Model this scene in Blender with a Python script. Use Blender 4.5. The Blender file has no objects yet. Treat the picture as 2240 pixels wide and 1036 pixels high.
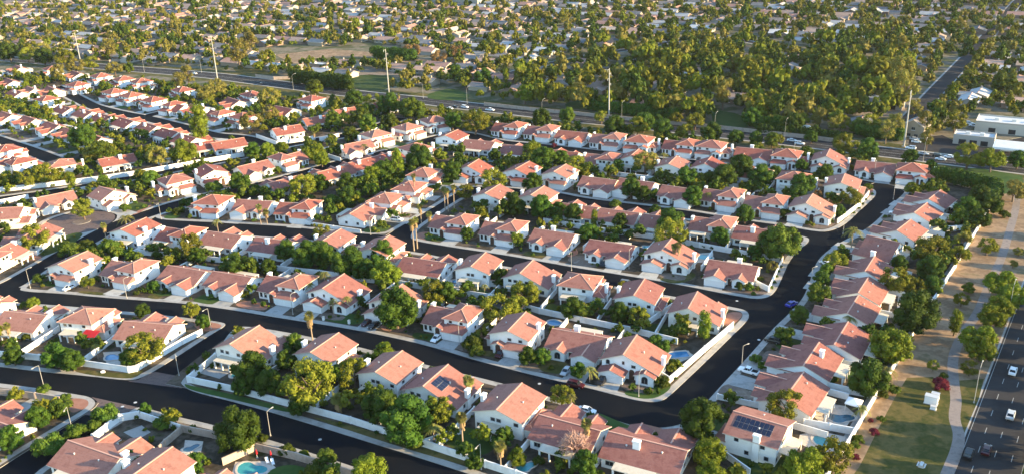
import bpy, math, random
import numpy as np
from mathutils import Vector, Matrix, geometry

SC = bpy.context.scene
COL = SC.collection
rnd = random.Random(11)
npr = np.random.default_rng(5)

# ------------------------------------------------------------------ camera, sky, sun, exposure
PW, PH, FPX, CAM_H = 2240.0, 1036.0, 1950.0, 125.0
HORIZON_Y, ROLL = -250.0, 0.0335
HAZE = 0.000025
SUN_AZ, SUN_EL = -19.0, 14.0          # degrees, 0 = +X, 90 = +Y


def camera_axes():
    d = (PH / 2 - HORIZON_Y) / math.sqrt(1 + ROLL ** 2)
    nad = FPX / (d / FPX)
    u = np.array([ROLL, -1.0]); u /= np.linalg.norm(u)
    nd = np.array([u[0] * nad, u[1] * nad, -FPX]); nd /= np.linalg.norm(nd)
    up = -nd
    f = np.array([0, 0, -1.0]); f = f - up * (f @ up); f /= np.linalg.norm(f)
    return np.array([np.cross(f, up), f, up])


RCAM = camera_axes()
cam = bpy.data.cameras.new("camera")
cam.sensor_width = 36.0
cam.lens = FPX / PW * 36.0
cam.clip_start, cam.clip_end = 1.0, 9000.0
cam_ob = bpy.data.objects.new("camera", cam)
COL.objects.link(cam_ob)
cam_ob.matrix_world = Matrix.Translation((0, 0, CAM_H)) @ Matrix([list(r) for r in RCAM]).to_4x4()
SC.camera = cam_ob

world = bpy.data.worlds.new("World")
SC.world = world
world.use_nodes = True
wn, wl = world.node_tree.nodes, world.node_tree.links
bg = wn.get("Background") or wn.new("ShaderNodeBackground")
sky = wn.new("ShaderNodeTexSky")
sky.sky_type = 'NISHITA'
sky.sun_disc = False
sky.sun_elevation = math.radians(SUN_EL)
sky.sun_rotation = math.radians(90.0 - SUN_AZ)
sky.air_density, sky.dust_density, sky.ozone_density = 1.2, 0.0, 2.6
wl.new(sky.outputs[0], bg.inputs[0])
bg.inputs[1].default_value = 0.15
sun = bpy.data.lights.new("sun", 'SUN')
sun.energy, sun.angle, sun.color = 4.5, math.radians(0.55), (1.0, 0.77, 0.42)
sun_ob = bpy.data.objects.new("sun", sun)
COL.objects.link(sun_ob)
_sd = Vector((math.cos(math.radians(SUN_EL)) * math.cos(math.radians(SUN_AZ)), math.cos(math.radians(SUN_EL)) * math.sin(math.radians(SUN_AZ)), math.sin(math.radians(SUN_EL))))
sun_ob.rotation_euler = _sd.to_track_quat('Z', 'Y').to_euler()
sun_ob.location = (200, 0, 300)
vs = SC.view_settings
vs.view_transform, vs.look, vs.gamma, vs.use_curve_mapping = 'Standard', 'None', 1.0, False
vs.exposure = 2.0
SC.cycles.max_bounces = 6
SC.cycles.transparent_max_bounces = 4


def G(x, y, z=0.0):
    """photo pixel -> point of the horizontal plane at height z"""
    v = RCAM @ np.array([x - PW / 2, -(y - PH / 2), -FPX])
    t = (z - CAM_H) / v[2]
    return np.array([v[0] * t, v[1] * t, z])


def PX(w):
    c = RCAM.T @ (np.array(w, float) - np.array([0, 0, CAM_H]))
    return PW / 2 + FPX * c[0] / -c[2], PH / 2 - FPX * c[1] / -c[2]


def ppm(x, y):
    """pixels per metre across the view at the ground point under a pixel"""
    g = G(x, y)
    c = RCAM.T @ (g - np.array([0, 0, CAM_H]))
    return FPX / -c[2]


def ang(a, b):
    p, q = G(*a), G(*b)
    return math.atan2(q[1] - p[1], q[0] - p[0])


# ------------------------------------------------------------------ materials
def mat(name, col, rough=0.8, var=None, scale=1.0, detail=3.0, rand=0.0, bump=0.0, bscale=None, metal=0.0, spec=0.10, coords='Object'):
    m = bpy.data.materials.new(name)
    m.use_nodes = True
    n, l = m.node_tree.nodes, m.node_tree.links
    b = n["Principled BSDF"]
    b.inputs["Roughness"].default_value = rough
    b.inputs["Metallic"].default_value = metal
    b.inputs["Specular IOR Level"].default_value = spec
    b.inputs["Base Color"].default_value = (*col, 1)
    src = None
    if var or bump:
        tc = n.new("ShaderNodeTexCoord")
        nz = n.new("ShaderNodeTexNoise")
        nz.inputs["Scale"].default_value = scale
        nz.inputs["Detail"].default_value = detail
        nz.inputs["Roughness"].default_value = 0.62
        l.new(tc.outputs[coords], nz.inputs["Vector"])
    if var:
        r = n.new("ShaderNodeValToRGB")
        cols = [col] + list(var)
        e = r.color_ramp.elements
        lo, hi = 0.34, 0.66
        e[0].position, e[0].color = lo, (*cols[0], 1)
        e[1].position, e[1].color = hi, (*cols[-1], 1)
        for i, c in enumerate(cols[1:-1], 1):
            x = e.new(lo + (hi - lo) * i / (len(cols) - 1)); x.color = (*c, 1)
        l.new(nz.outputs["Fac"], r.inputs["Fac"])
        src = r.outputs["Color"]
    if rand:
        oi = n.new("ShaderNodeObjectInfo")
        hs = n.new("ShaderNodeHueSaturation")
        mr = n.new("ShaderNodeMapRange")
        mr.inputs[3].default_value, mr.inputs[4].default_value = 1 - rand, 1 + rand
        l.new(oi.outputs["Random"], mr.inputs[0])
        l.new(mr.outputs[0], hs.inputs["Value"])
        ma = n.new("ShaderNodeMath"); ma.operation = 'MULTIPLY_ADD'
        ma.inputs[1].default_value, ma.inputs[2].default_value = 0.10 * rand, 0.5 - 0.05 * rand
        l.new(oi.outputs["Random"], ma.inputs[0])
        l.new(ma.outputs[0], hs.inputs["Hue"])
        if src: l.new(src, hs.inputs["Color"])
        else: hs.inputs["Color"].default_value = (*col, 1)
        src = hs.outputs["Color"]
    if src: l.new(src, b.inputs["Base Color"])
    if bump:
        n2 = n.new("ShaderNodeTexNoise")
        n2.inputs["Scale"].default_value = bscale or scale * 8
        n2.inputs["Detail"].default_value = 4
        l.new(tc.outputs[coords], n2.inputs["Vector"])
        bp = n.new("ShaderNodeBump")
        bp.inputs["Strength"].default_value = bump
        bp.inputs["Distance"].default_value = 0.1
        l.new(n2.outputs["Fac"], bp.inputs["Height"])
        l.new(bp.outputs["Normal"], b.inputs["Normal"])
    return m


def leaf_mat(name, c1, c2, c3, rand=0.25, sc=0.55, trans=0.10):
    m = mat(name, c1, 0.62, [c2, c3], sc, 3.0, rand, spec=0.06)
    n, l = m.node_tree.nodes, m.node_tree.links
    b = n["Principled BSDF"]
    t = n.new("ShaderNodeBsdfTranslucent")
    src = b.inputs["Base Color"].links[0].from_socket
    hs = n.new("ShaderNodeHueSaturation")
    hs.inputs["Value"].default_value = 1.5
    hs.inputs["Hue"].default_value = 0.485
    l.new(src, hs.inputs["Color"]); l.new(hs.outputs[0], t.inputs["Color"])
    mx = n.new("ShaderNodeMixShader"); mx.inputs[0].default_value = trans
    l.new(b.outputs[0], mx.inputs[1]); l.new(t.outputs[0], mx.inputs[2])
    l.new(mx.outputs[0], n["Material Output"].inputs["Surface"])
    return m


def roof_mat(name, c1, c2, c3):
    """barrel tile: broad weathering, thin courses as relief and tone"""
    m = mat(name, c1, 0.85, [c2, c3], 0.5, 5.0, 0.10)
    n, l = m.node_tree.nodes, m.node_tree.links
    b = n["Principled BSDF"]
    tc = n.new("ShaderNodeTexCoord")
    w = n.new("ShaderNodeTexNoise"); w.inputs["Scale"].default_value = 3.2; w.inputs["Detail"].default_value = 3
    l.new(tc.outputs["Object"], w.inputs["Vector"])
    src = b.inputs["Base Color"].links[0].from_socket
    mixn = n.new("ShaderNodeMix"); mixn.data_type = 'RGBA'; mixn.blend_type = 'MULTIPLY'
    mixn.inputs[0].default_value = 0.55
    rr = n.new("ShaderNodeValToRGB")
    rr.color_ramp.elements[0].position, rr.color_ramp.elements[0].color = 0.3, (0.80, 0.79, 0.79, 1)
    rr.color_ramp.elements[1].position, rr.color_ramp.elements[1].color = 0.62, (1.06, 1.06, 1.06, 1)
    l.new(w.outputs["Fac"], rr.inputs["Fac"])
    l.new(src, mixn.inputs[6]); l.new(rr.outputs[0], mixn.inputs[7])
    l.new(mixn.outputs[2], b.inputs["Base Color"])
    wv = n.new("ShaderNodeTexWave"); wv.inputs["Scale"].default_value = 1.3; wv.bands_direction = 'Z'
    wv.inputs["Distortion"].default_value = 0.4
    l.new(tc.outputs["Object"], wv.inputs["Vector"])
    bp = n.new("ShaderNodeBump"); bp.inputs["Strength"].default_value = 0.25; bp.inputs["Distance"].default_value = 0.05
    l.new(wv.outputs["Fac"], bp.inputs["Height"]); l.new(bp.outputs["Normal"], b.inputs["Normal"])
    return m


M = {}
M['wall0'] = mat("stucco_white", (0.82, 0.81, 0.78), 0.9, [(0.84, 0.83, 0.80), (0.77, 0.76, 0.73)], 0.35, 4, bump=0.15, bscale=6)
M['wall1'] = mat("stucco_warm_white", (0.82, 0.77, 0.70), 0.9, [(0.84, 0.80, 0.74), (0.76, 0.71, 0.64)], 0.35, 4, bump=0.15, bscale=6)
M['wall2'] = mat("stucco_cool_white", (0.77, 0.78, 0.78), 0.9, [(0.82, 0.82, 0.82), (0.71, 0.72, 0.72)], 0.35, 4, bump=0.15, bscale=6)
M['roof0'] = roof_mat("roof_tile_rose", (0.235, 0.096, 0.078), (0.27, 0.118, 0.096), (0.205, 0.080, 0.066))
M['roof1'] = roof_mat("roof_tile_salmon", (0.265, 0.118, 0.092), (0.30, 0.140, 0.112), (0.23, 0.098, 0.078))
M['roof2'] = roof_mat("roof_tile_brick", (0.23, 0.076, 0.058), (0.265, 0.095, 0.073), (0.195, 0.064, 0.050))
M['ridge'] = mat("ridge_tile", (0.50, 0.27, 0.20), 0.85, [(0.56, 0.32, 0.25)], 2)
M['fascia'] = mat("fascia_cream", (0.62, 0.52, 0.42), 0.8)
M['tanroof'] = mat("patio_roof_tan", (0.50, 0.43, 0.33), 0.85, [(0.56, 0.49, 0.39), (0.44, 0.38, 0.30)], 0.6, 4)
M['whiteroof'] = mat("patio_roof_white", (0.52, 0.52, 0.51), 0.7, [(0.44, 0.45, 0.46)], 0.5, 4)
M['glass'] = mat("window_glass", (0.02, 0.025, 0.03), 0.08, spec=0.6)
M['frame'] = mat("window_frame", (0.30, 0.28, 0.26), 0.5)
M['gdoor'] = mat("garage_door_white", (0.74, 0.72, 0.69), 0.6)
M['door'] = mat("door_brown", (0.09, 0.05, 0.035), 0.5)
M['white'] = mat("white_paint", (0.80, 0.79, 0.77), 0.6)
M['asphalt'] = mat("fresh_asphalt", (0.0046, 0.0062, 0.0098), 0.85, [(0.0060, 0.0078, 0.0115), (0.0080, 0.0092, 0.0122), (0.0150, 0.0140, 0.0142)], 0.045, 9, bump=0.1, bscale=3, spec=0.03)
M['asphalt2'] = mat("worn_asphalt", (0.034, 0.031, 0.032), 0.9, [(0.042, 0.039, 0.039), (0.028, 0.026, 0.027)], 0.08, 6, spec=0.08)
M['conc'] = mat("concrete", (0.29, 0.27, 0.245), 0.9, [(0.35, 0.325, 0.295), (0.235, 0.22, 0.20)], 0.25, 6)
M['path'] = mat("park_path", (0.20, 0.165, 0.145), 0.9, [(0.25, 0.205, 0.18), (0.17, 0.14, 0.125)], 0.4, 6)
M['drive'] = mat("driveway_concrete", (0.31, 0.30, 0.28), 0.9, [(0.37, 0.36, 0.34), (0.26, 0.25, 0.235)], 0.3, 6, rand=0.12)
M['paver'] = mat("paver_brick", (0.105, 0.076, 0.070), 0.9, [(0.14, 0.10, 0.09), (0.08, 0.060, 0.057)], 0.6, 5)
M['yard'] = mat("desert_yard", (0.056, 0.040, 0.029), 0.95, [(0.095, 0.072, 0.054), (0.038, 0.031, 0.021), (0.115, 0.088, 0.067), (0.032, 0.036, 0.014)], 0.085, 8, bump=0.4, bscale=2.5)
M['gravel'] = mat("gravel_bed", (0.21, 0.165, 0.13), 0.95, [(0.16, 0.12, 0.095), (0.26, 0.21, 0.17)], 0.5, 7, rand=0.25, bump=0.5, bscale=5)
M['redrock'] = mat("red_rock_bed", (0.27, 0.125, 0.085), 0.95, [(0.34, 0.17, 0.12)], 0.5, 7, bump=0.5, bscale=5)
M['sand'] = mat("sandy_park", (0.25, 0.165, 0.100), 0.95, [(0.31, 0.21, 0.13), (0.18, 0.118, 0.072), (0.27, 0.185, 0.115), (0.15, 0.115, 0.06)], 0.09, 8, bump=0.3, bscale=2)
M['lawn'] = mat("lawn_grass", (0.030, 0.062, 0.014), 0.95, [(0.044, 0.076, 0.018), (0.062, 0.082, 0.024)], 0.16, 7, rand=0.25, bump=0.5, bscale=6)
M['drylawn'] = mat("dry_grass", (0.098, 0.080, 0.024), 0.95, [(0.050, 0.056, 0.014), (0.130, 0.100, 0.036), (0.078, 0.070, 0.022)], 0.12, 8, bump=0.5, bscale=5)
M['far'] = mat("far_ground", (0.12, 0.095, 0.065), 0.95, [(0.055, 0.068, 0.024), (0.19, 0.155, 0.115), (0.07, 0.075, 0.032), (0.24, 0.20, 0.155)], 0.03, 8)
M['paint'] = mat("road_paint", (0.34, 0.33, 0.31), 0.7)
M['pool0'] = mat("pool_water_blue", (0.035, 0.17, 0.33), 0.06, [(0.05, 0.22, 0.40)], 0.8, spec=0.6)
M['pool1'] = mat("pool_water_dark", (0.02, 0.075, 0.11), 0.06, [(0.03, 0.10, 0.14)], 0.8, spec=0.6)
M['pool2'] = mat("pool_water_teal", (0.05, 0.27, 0.30), 0.06, [(0.07, 0.34, 0.36)], 0.8, spec=0.6)
M['deck'] = mat("pool_deck", (0.46, 0.39, 0.32), 0.9, [(0.54, 0.47, 0.40), (0.40, 0.33, 0.27)], 0.6, 6)
M['leafR'] = leaf_mat("leaf_dark_green", (0.024, 0.050, 0.008), (0.042, 0.075, 0.010), (0.070, 0.105, 0.012), 0.30)
M['leafO'] = leaf_mat("leaf_olive", (0.100, 0.112, 0.012), (0.138, 0.138, 0.015), (0.070, 0.086, 0.010), 0.28)
M['leafW'] = leaf_mat("leaf_pale", (0.150, 0.138, 0.028), (0.170, 0.150, 0.034), (0.125, 0.120, 0.022), 0.22)
M['leafB'] = leaf_mat("leaf_shrub", (0.036, 0.064, 0.010), (0.064, 0.092, 0.012), (0.104, 0.124, 0.015), 0.42)
M['leafY'] = leaf_mat("leaf_bright", (0.125, 0.150, 0.012), (0.095, 0.125, 0.012), (0.158, 0.172, 0.015), 0.22)
M['leafX'] = mat("bare_twigs", (0.40, 0.25, 0.20), 0.9, rand=0.1)
M['leafD'] = leaf_mat("dry_leaf", (0.20, 0.12, 0.05), (0.16, 0.105, 0.04), (0.24, 0.14, 0.06), 0.2)
M['flower'] = leaf_mat("bougainvillea", (0.16, 0.018, 0.032), (0.11, 0.016, 0.026), (0.07, 0.035, 0.018), 0.2)
M['palm'] = leaf_mat("palm_leaf", (0.11, 0.115, 0.028), (0.145, 0.14, 0.036), (0.085, 0.095, 0.024), 0.25)
M['skirt'] = mat("palm_skirt", (0.26, 0.17, 0.085), 0.95, [(0.20, 0.13, 0.065)], 2.0)
M['bark'] = mat("bark", (0.13, 0.09, 0.065), 0.95, [(0.18, 0.13, 0.10)], 2.0, rand=0.25)
M['palmbark'] = mat("palm_bark", (0.27, 0.20, 0.14), 0.95, [(0.33, 0.25, 0.18)], 2.0)
M['galv'] = mat("galvanised_steel", (0.55, 0.54, 0.52), 0.5, metal=0.3)
M['lampwhite'] = mat("lamp_pole_paint", (0.36, 0.34, 0.31), 0.6)
M['lens'] = mat("lamp_lens", (0.75, 0.74, 0.68), 0.3)
M['tyre'] = mat("tyre", (0.015, 0.015, 0.015), 0.9)
M['rim'] = mat("rim", (0.45, 0.45, 0.46), 0.35, metal=0.7)
M['carglass'] = mat("car_glass", (0.012, 0.015, 0.018), 0.06, spec=0.6)
M['head'] = mat("headlight", (0.7, 0.7, 0.68), 0.2)
M['tail'] = mat("taillight", (0.35, 0.01, 0.01), 0.3)
for k, c in dict(white=(0.78, 0.78, 0.77), silver=(0.42, 0.43, 0.44), black=(0.012, 0.012, 0.014), red=(0.055, 0.007, 0.010), blue=(0.03, 0.035, 0.28), grey=(0.10, 0.105, 0.11), tan=(0.32, 0.26, 0.19)).items():
    M['car_' + k] = mat("car_paint_" + k, c, 0.28, spec=0.5)
M['solar'] = mat("solar_cell", (0.010, 0.014, 0.035), 0.12, spec=0.6)
M['redcloth'] = mat("red_canvas", (0.38, 0.022, 0.030), 0.8)
M['tanwall'] = mat("block_wall_tan", (0.36, 0.27, 0.215), 0.95, [(0.42, 0.33, 0.265), (0.31, 0.235, 0.185)], 0.5, 6)
M['whitewall'] = mat("garden_wall_white", (0.72, 0.70, 0.66), 0.95, [(0.76, 0.74, 0.71), (0.64, 0.61, 0.57)], 0.3, 6)
for i, (a, b_) in enumerate([((0.20, 0.175, 0.16), (0.26, 0.23, 0.21)), ((0.34, 0.25, 0.19), (0.40, 0.30, 0.24)), ((0.14, 0.14, 0.145), (0.19, 0.19, 0.195)), ((0.36, 0.36, 0.35), (0.45, 0.44, 0.43)), ((0.34, 0.20, 0.15), (0.42, 0.26, 0.20))]):
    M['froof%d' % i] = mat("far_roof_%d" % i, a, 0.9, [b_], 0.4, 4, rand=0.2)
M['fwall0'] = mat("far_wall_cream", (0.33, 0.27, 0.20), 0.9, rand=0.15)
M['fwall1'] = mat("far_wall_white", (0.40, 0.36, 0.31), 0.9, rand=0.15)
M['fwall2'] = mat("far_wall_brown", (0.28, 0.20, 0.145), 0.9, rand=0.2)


# ------------------------------------------------------------------ mesh building
class MB:
    """collects faces with material slots and builds one mesh"""

    def __init__(s):
        s.v, s.f, s.m, s.mats = [], [], [], []

    def slot(s, m):
        if m not in s.mats: s.mats.append(m)
        return s.mats.index(m)

    def poly(s, pts, m):
        k = len(s.v)
        s.v += [tuple(p) for p in pts]
        s.f.append(tuple(range(k, k + len(pts))))
        s.m.append(s.slot(m))

    def faces(s, vs_, fs, m):
        k = len(s.v)
        s.v += [tuple(p) for p in vs_]
        for f in fs:
            s.f.append(tuple(i + k for i in f)); s.m.append(s.slot(m))

    def box(s, x0, x1, y0, y1, z0, z1, m):
        s.faces([(x0, y0, z0), (x1, y0, z0), (x1, y1, z0), (x0, y1, z0), (x0, y0, z1), (x1, y0, z1), (x1, y1, z1), (x0, y1, z1)],
                [(3, 2, 1, 0), (4, 5, 6, 7), (0, 1, 5, 4), (1, 2, 6, 5), (2, 3, 7, 6), (3, 0, 4, 7)], m)

    def slab(s, top, t, mt, ms):
        """sloping slab under a planar top polygon (counter-clockwise from above)"""
        n = len(top)
        bot = [(p[0], p[1], p[2] - t) for p in top]
        s.faces(top, [tuple(range(n))], mt)
        s.faces(bot, [tuple(range(n - 1, -1, -1))], ms)
        for i in range(n):
            j = (i + 1) % n
            s.poly([bot[i], bot[j], top[j], top[i]], ms)

    def tube(s, pts, rs, n, m, cap=True):
        pts = [Vector(p) for p in pts]
        rings = []
        for i, p in enumerate(pts):
            d = (pts[min(i + 1, len(pts) - 1)] - pts[max(i - 1, 0)]).normalized()
            a = d.orthogonal().normalized() if abs(d.z) < 0.99 else Vector((1, 0, 0))
            b = d.cross(a).normalized(); a = b.cross(d)
            r = rs[i] if isinstance(rs, (list, tuple)) else rs
            rings.append([p + (a * math.cos(2 * math.pi * k / n) + b * math.sin(2 * math.pi * k / n)) * r for k in range(n)])
        vs_ = [q for R_ in rings for q in R_]
        fs = []
        for i in range(len(pts) - 1):
            for k in range(n):
                k2 = (k + 1) % n
                fs.append((i * n + k, i * n + k2, (i + 1) * n + k2, (i + 1) * n + k))
        if cap:
            fs.append(tuple(range(n - 1, -1, -1)))
            fs.append(tuple((len(pts) - 1) * n + k for k in range(n)))
        s.faces(vs_, fs, m)

    def mesh(s, name):
        me = bpy.data.meshes.new(name)
        me.from_pydata(s.v, [], s.f)
        for m in s.mats: me.materials.append(M[m])
        me.polygons.foreach_set("material_index", s.m)
        me.update()
        return me

    def build(s, name, parent=None, kind=None):
        o = bpy.data.objects.new(name, s.mesh(name))
        COL.objects.link(o)
        if parent is not None: o.parent = parent
        if kind: o["kind"] = kind
        return o


def quads_mesh(name, V, F, matname, mats=None, midx=None):
    me = bpy.data.meshes.new(name)
    V = np.asarray(V, np.float32); F = np.asarray(F, np.int32)
    k = F.shape[1]
    me.vertices.add(len(V)); me.vertices.foreach_set("co", V.ravel())
    me.loops.add(F.size); me.loops.foreach_set("vertex_index", F.ravel())
    me.polygons.add(len(F))
    me.polygons.foreach_set("loop_start", np.arange(0, F.size, k, dtype=np.int32))
    for m in (mats or [matname]): me.materials.append(M[m])
    if midx is not None: me.polygons.foreach_set("material_index", np.asarray(midx, np.int32))
    me.update(calc_edges=True)
    return me


def empty(name, loc=(0, 0, 0), rz=0.0):
    o = bpy.data.objects.new(name, None)
    COL.objects.link(o)
    o.location = loc
    o.rotation_euler = (0, 0, rz)
    o.empty_display_size = 0.5
    return o


def tag(o, label, cat, group=None):
    o["label"] = label; o["category"] = cat
    if group: o["group"] = group
    return o


_kids = {}


def kids(o):
    k = _kids.get(o.name)
    if k is None:
        k = _kids[o.name] = [c for c in COL.objects if c.parent == o]
    return k


def copy_tree(o, parent=None):
    c = o.copy()
    COL.objects.link(c)
    if parent is not None: c.parent = parent
    for ch in kids(o): copy_tree(ch, c)
    return c


ORD = "first second third fourth fifth sixth seventh eighth ninth tenth eleventh twelfth thirteenth fourteenth fifteenth sixteenth seventeenth eighteenth nineteenth twentieth".split()
NUM = "zero one two three four five six seven eight nine ten eleven twelve thirteen fourteen fifteen sixteen seventeen eighteen nineteen twenty".split()
TAGGED = []      # (object, label, category, group, px): labels are settled at the end


def later(o, label, cat, group, at=None):
    p = PX(at if at is not None else o.location)
    TAGGED.append([o, label, cat, group, p])


def settle_labels():
    by = {}
    for t in TAGGED:
        if len(t[1].split()) > 11: t[1] = t[1].replace('large ', '').replace('small ', '')
    for t in TAGGED: by.setdefault(t[1].lower(), []).append(t)
    for same in by.values():
        same.sort(key=lambda t: t[4][0])
        n = len(same)
        for i, (o, lab, cat, grp, p) in enumerate(same):
            lab = lab if n == 1 or len(lab.split()) < 12 else lab.replace('large ', '').replace('small ', '')
            if n == 2:
                lab += ", the left one" if i == 0 else ", the right one"
            elif n == 3:
                lab += (", leftmost of three", ", middle of three", ", rightmost of three")[i]
            elif 3 < n <= 20:
                lab += ", %s of %s from left" % (ORD[i], NUM[n])
            if len(lab.split()) > 16: print('LONG', lab)
            tag(o, lab, cat, grp)


# ------------------------------------------------------------------ ground, streets and pavements
def smooth(pts, closed=False, n=5):
    P = [np.array(p[:2], float) for p in pts]
    out = []
    L = len(P)
    for i in range(L if closed else L - 1):
        p1, p2 = P[i], P[(i + 1) % L]
        p0 = P[i - 1] if (closed or i > 0) else 2 * p1 - p2
        p3 = P[(i + 2) % L] if (closed or i + 2 < L) else 2 * p2 - p1
        for k in range(n):
            t = k / n
            out.append(0.5 * ((2 * p1) + (-p0 + p2) * t + (2 * p0 - 5 * p1 + 4 * p2 - p3) * t * t + (-p0 + 3 * p1 - 3 * p2 + p3) * t ** 3))
    if not closed: out.append(P[-1])
    return out


def chaikin(P, k=2):
    P = [np.array(p[:2], float) for p in P]
    for _ in range(k):
        Q = []
        for i in range(len(P)):
            a, b = P[i], P[(i + 1) % len(P)]
            L = np.linalg.norm(b - a)
            t = min(0.25, 4.0 / max(L, 1e-6))
            Q += [a + (b - a) * t, b - (b - a) * t]
        P = Q
    return P


def ribbon(P, w):
    P = [np.array(p[:2]) for p in P]
    L, R = [], []
    for i in range(len(P)):
        d = P[min(i + 1, len(P) - 1)] - P[max(i - 1, 0)]
        d /= np.linalg.norm(d)
        nrm = np.array([-d[1], d[0]])
        L.append(P[i] + nrm * w / 2); R.append(P[i] - nrm * w / 2)
    return L + R[::-1]


def area2(P):
    return sum(P[i][0] * P[(i + 1) % len(P)][1] - P[(i + 1) % len(P)][0] * P[i][1] for i in range(len(P)))


def inset(P, d):
    """polygon moved inwards by d"""
    if area2(P) < 0: P = P[::-1]
    out = []
    n = len(P)
    for i in range(n):
        a, b, c = P[i - 1], P[i], P[(i + 1) % n]
        d1 = (b - a) / max(np.linalg.norm(b - a), 1e-9); d2 = (c - b) / max(np.linalg.norm(c - b), 1e-9)
        n1 = np.array([-d1[1], d1[0]]); n2 = np.array([-d2[1], d2[0]])
        m = n1 + n2
        m /= max(np.linalg.norm(m), 1e-9)
        out.append(b + m * d / max(0.4, float(m @ n1)))
    return out


def px_poly(pts):
    return [G(*p)[:2] for p in pts]


def inside(P, q):
    c = False
    x, y = q
    for i in range(len(P)):
        x1, y1 = P[i]; x2, y2 = P[i - 1]
        if (y1 > y) != (y2 > y) and x < (x2 - x1) * (y - y1) / (y2 - y1) + x1: c = not c
    return c


ISL = {
    'SW': [(-260, 808), (0, 838), (80, 848), (165, 862), (195, 867), (208, 876), (208, 886), (197, 897), (160, 920), (101, 955), (40, 992), (0, 1017), (-260, 1180)],
    'S': [(67, 1036), (215, 945), (262, 917), (288, 896), (305, 889), (330, 895), (363, 904), (400, 914), (459, 927), (592, 962), (667, 986), (768, 1018), (870, 1055), (1000, 1100), (900, 1240), (-60, 1200)],
    'W': [(-260, 648), (45, 662), (133, 668), (331, 686), (427, 697), (485, 704), (497, 710), (463, 730), (337, 812), (300, 829), (275, 831), (187, 821), (80, 811), (0, 801), (-260, 770)],
    '2': [(40, 631), (52, 637), (133, 641), (213, 649), (293, 655), (395, 662), (507, 677), (613, 695), (720, 711), (800, 725), (933, 754), (1040, 787), (1120, 808), (1200, 828), (1288, 848), (1360, 867), (1397, 876), (1429, 879), (1451, 875), (1468, 862), (1547, 787), (1600, 735), (1632, 704), (1640, 690), (1633, 679), (1612, 673), (1500, 653), (1367, 630), (1247, 610), (1120, 584), (985, 566), (915, 552), (830, 541), (640, 522), (459, 509), (345, 500), (310, 497), (285, 503), (215, 530), (128, 573), (88, 599)],
    '34': [(333, 472), (352, 481), (459, 486), (523, 489), (640, 496), (678, 501), (789, 511), (832, 513), (853, 509), (875, 496), (960, 447), (992, 426), (1012, 414), (1040, 408), (1122, 412), (1218, 421), (1280, 434), (1387, 447), (1451, 454), (1525, 464), (1621, 481), (1717, 494), (1790, 508), (1824, 504), (1856, 486), (1877, 464), (1899, 445), (1917, 427), (1916, 417), (1903, 412), (1860, 402), (1800, 395), (1700, 385), (1600, 375), (1515, 365), (1433, 359), (1355, 349), (1200, 331), (1096, 321), (1030, 305), (1000, 301), (960, 315), (877, 338), (745, 369), (640, 397), (585, 412), (545, 421), (440, 445), (382, 459)],
    '3': [(897, 518), (903, 524), (920, 529), (985, 540), (1120, 560), (1247, 583), (1367, 602), (1487, 622), (1600, 645), (1655, 654), (1683, 649), (1699, 633), (1712, 604), (1728, 567), (1749, 545), (1772, 527), (1766, 518), (1717, 510), (1621, 497), (1525, 481), (1387, 464), (1280, 451), (1218, 442), (1122, 432), (1050, 427), (1015, 429), (985, 447), (905, 500)],
    'E': [(393, 832), (402, 846), (430, 858), (507, 877), (587, 899), (667, 923), (800, 964), (880, 989), (960, 1014), (1027, 1036), (1220, 1105), (1220, 1250), (1720, 1250), (1790, 1075), (1853, 978), (1915, 871), (1960, 799), (2000, 730), (2040, 664), (2090, 585), (2142, 498), (2182, 428), (2120, 408), (2050, 396), (1990, 402), (1977, 413), (1979, 420), (1972, 429), (1948, 449), (1920, 481), (1890, 505), (1840, 529), (1810, 548), (1786, 572), (1776, 601), (1770, 620), (1757, 652), (1728, 684), (1688, 721), (1640, 776), (1600, 819), (1573, 848), (1547, 877), (1522, 905), (1488, 930), (1440, 936), (1403, 935), (1371, 927), (1328, 912), (1291, 896), (1253, 883), (1107, 840), (930, 797), (780, 757), (632, 727), (530, 711), (505, 722), (475, 768)],
}
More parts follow.
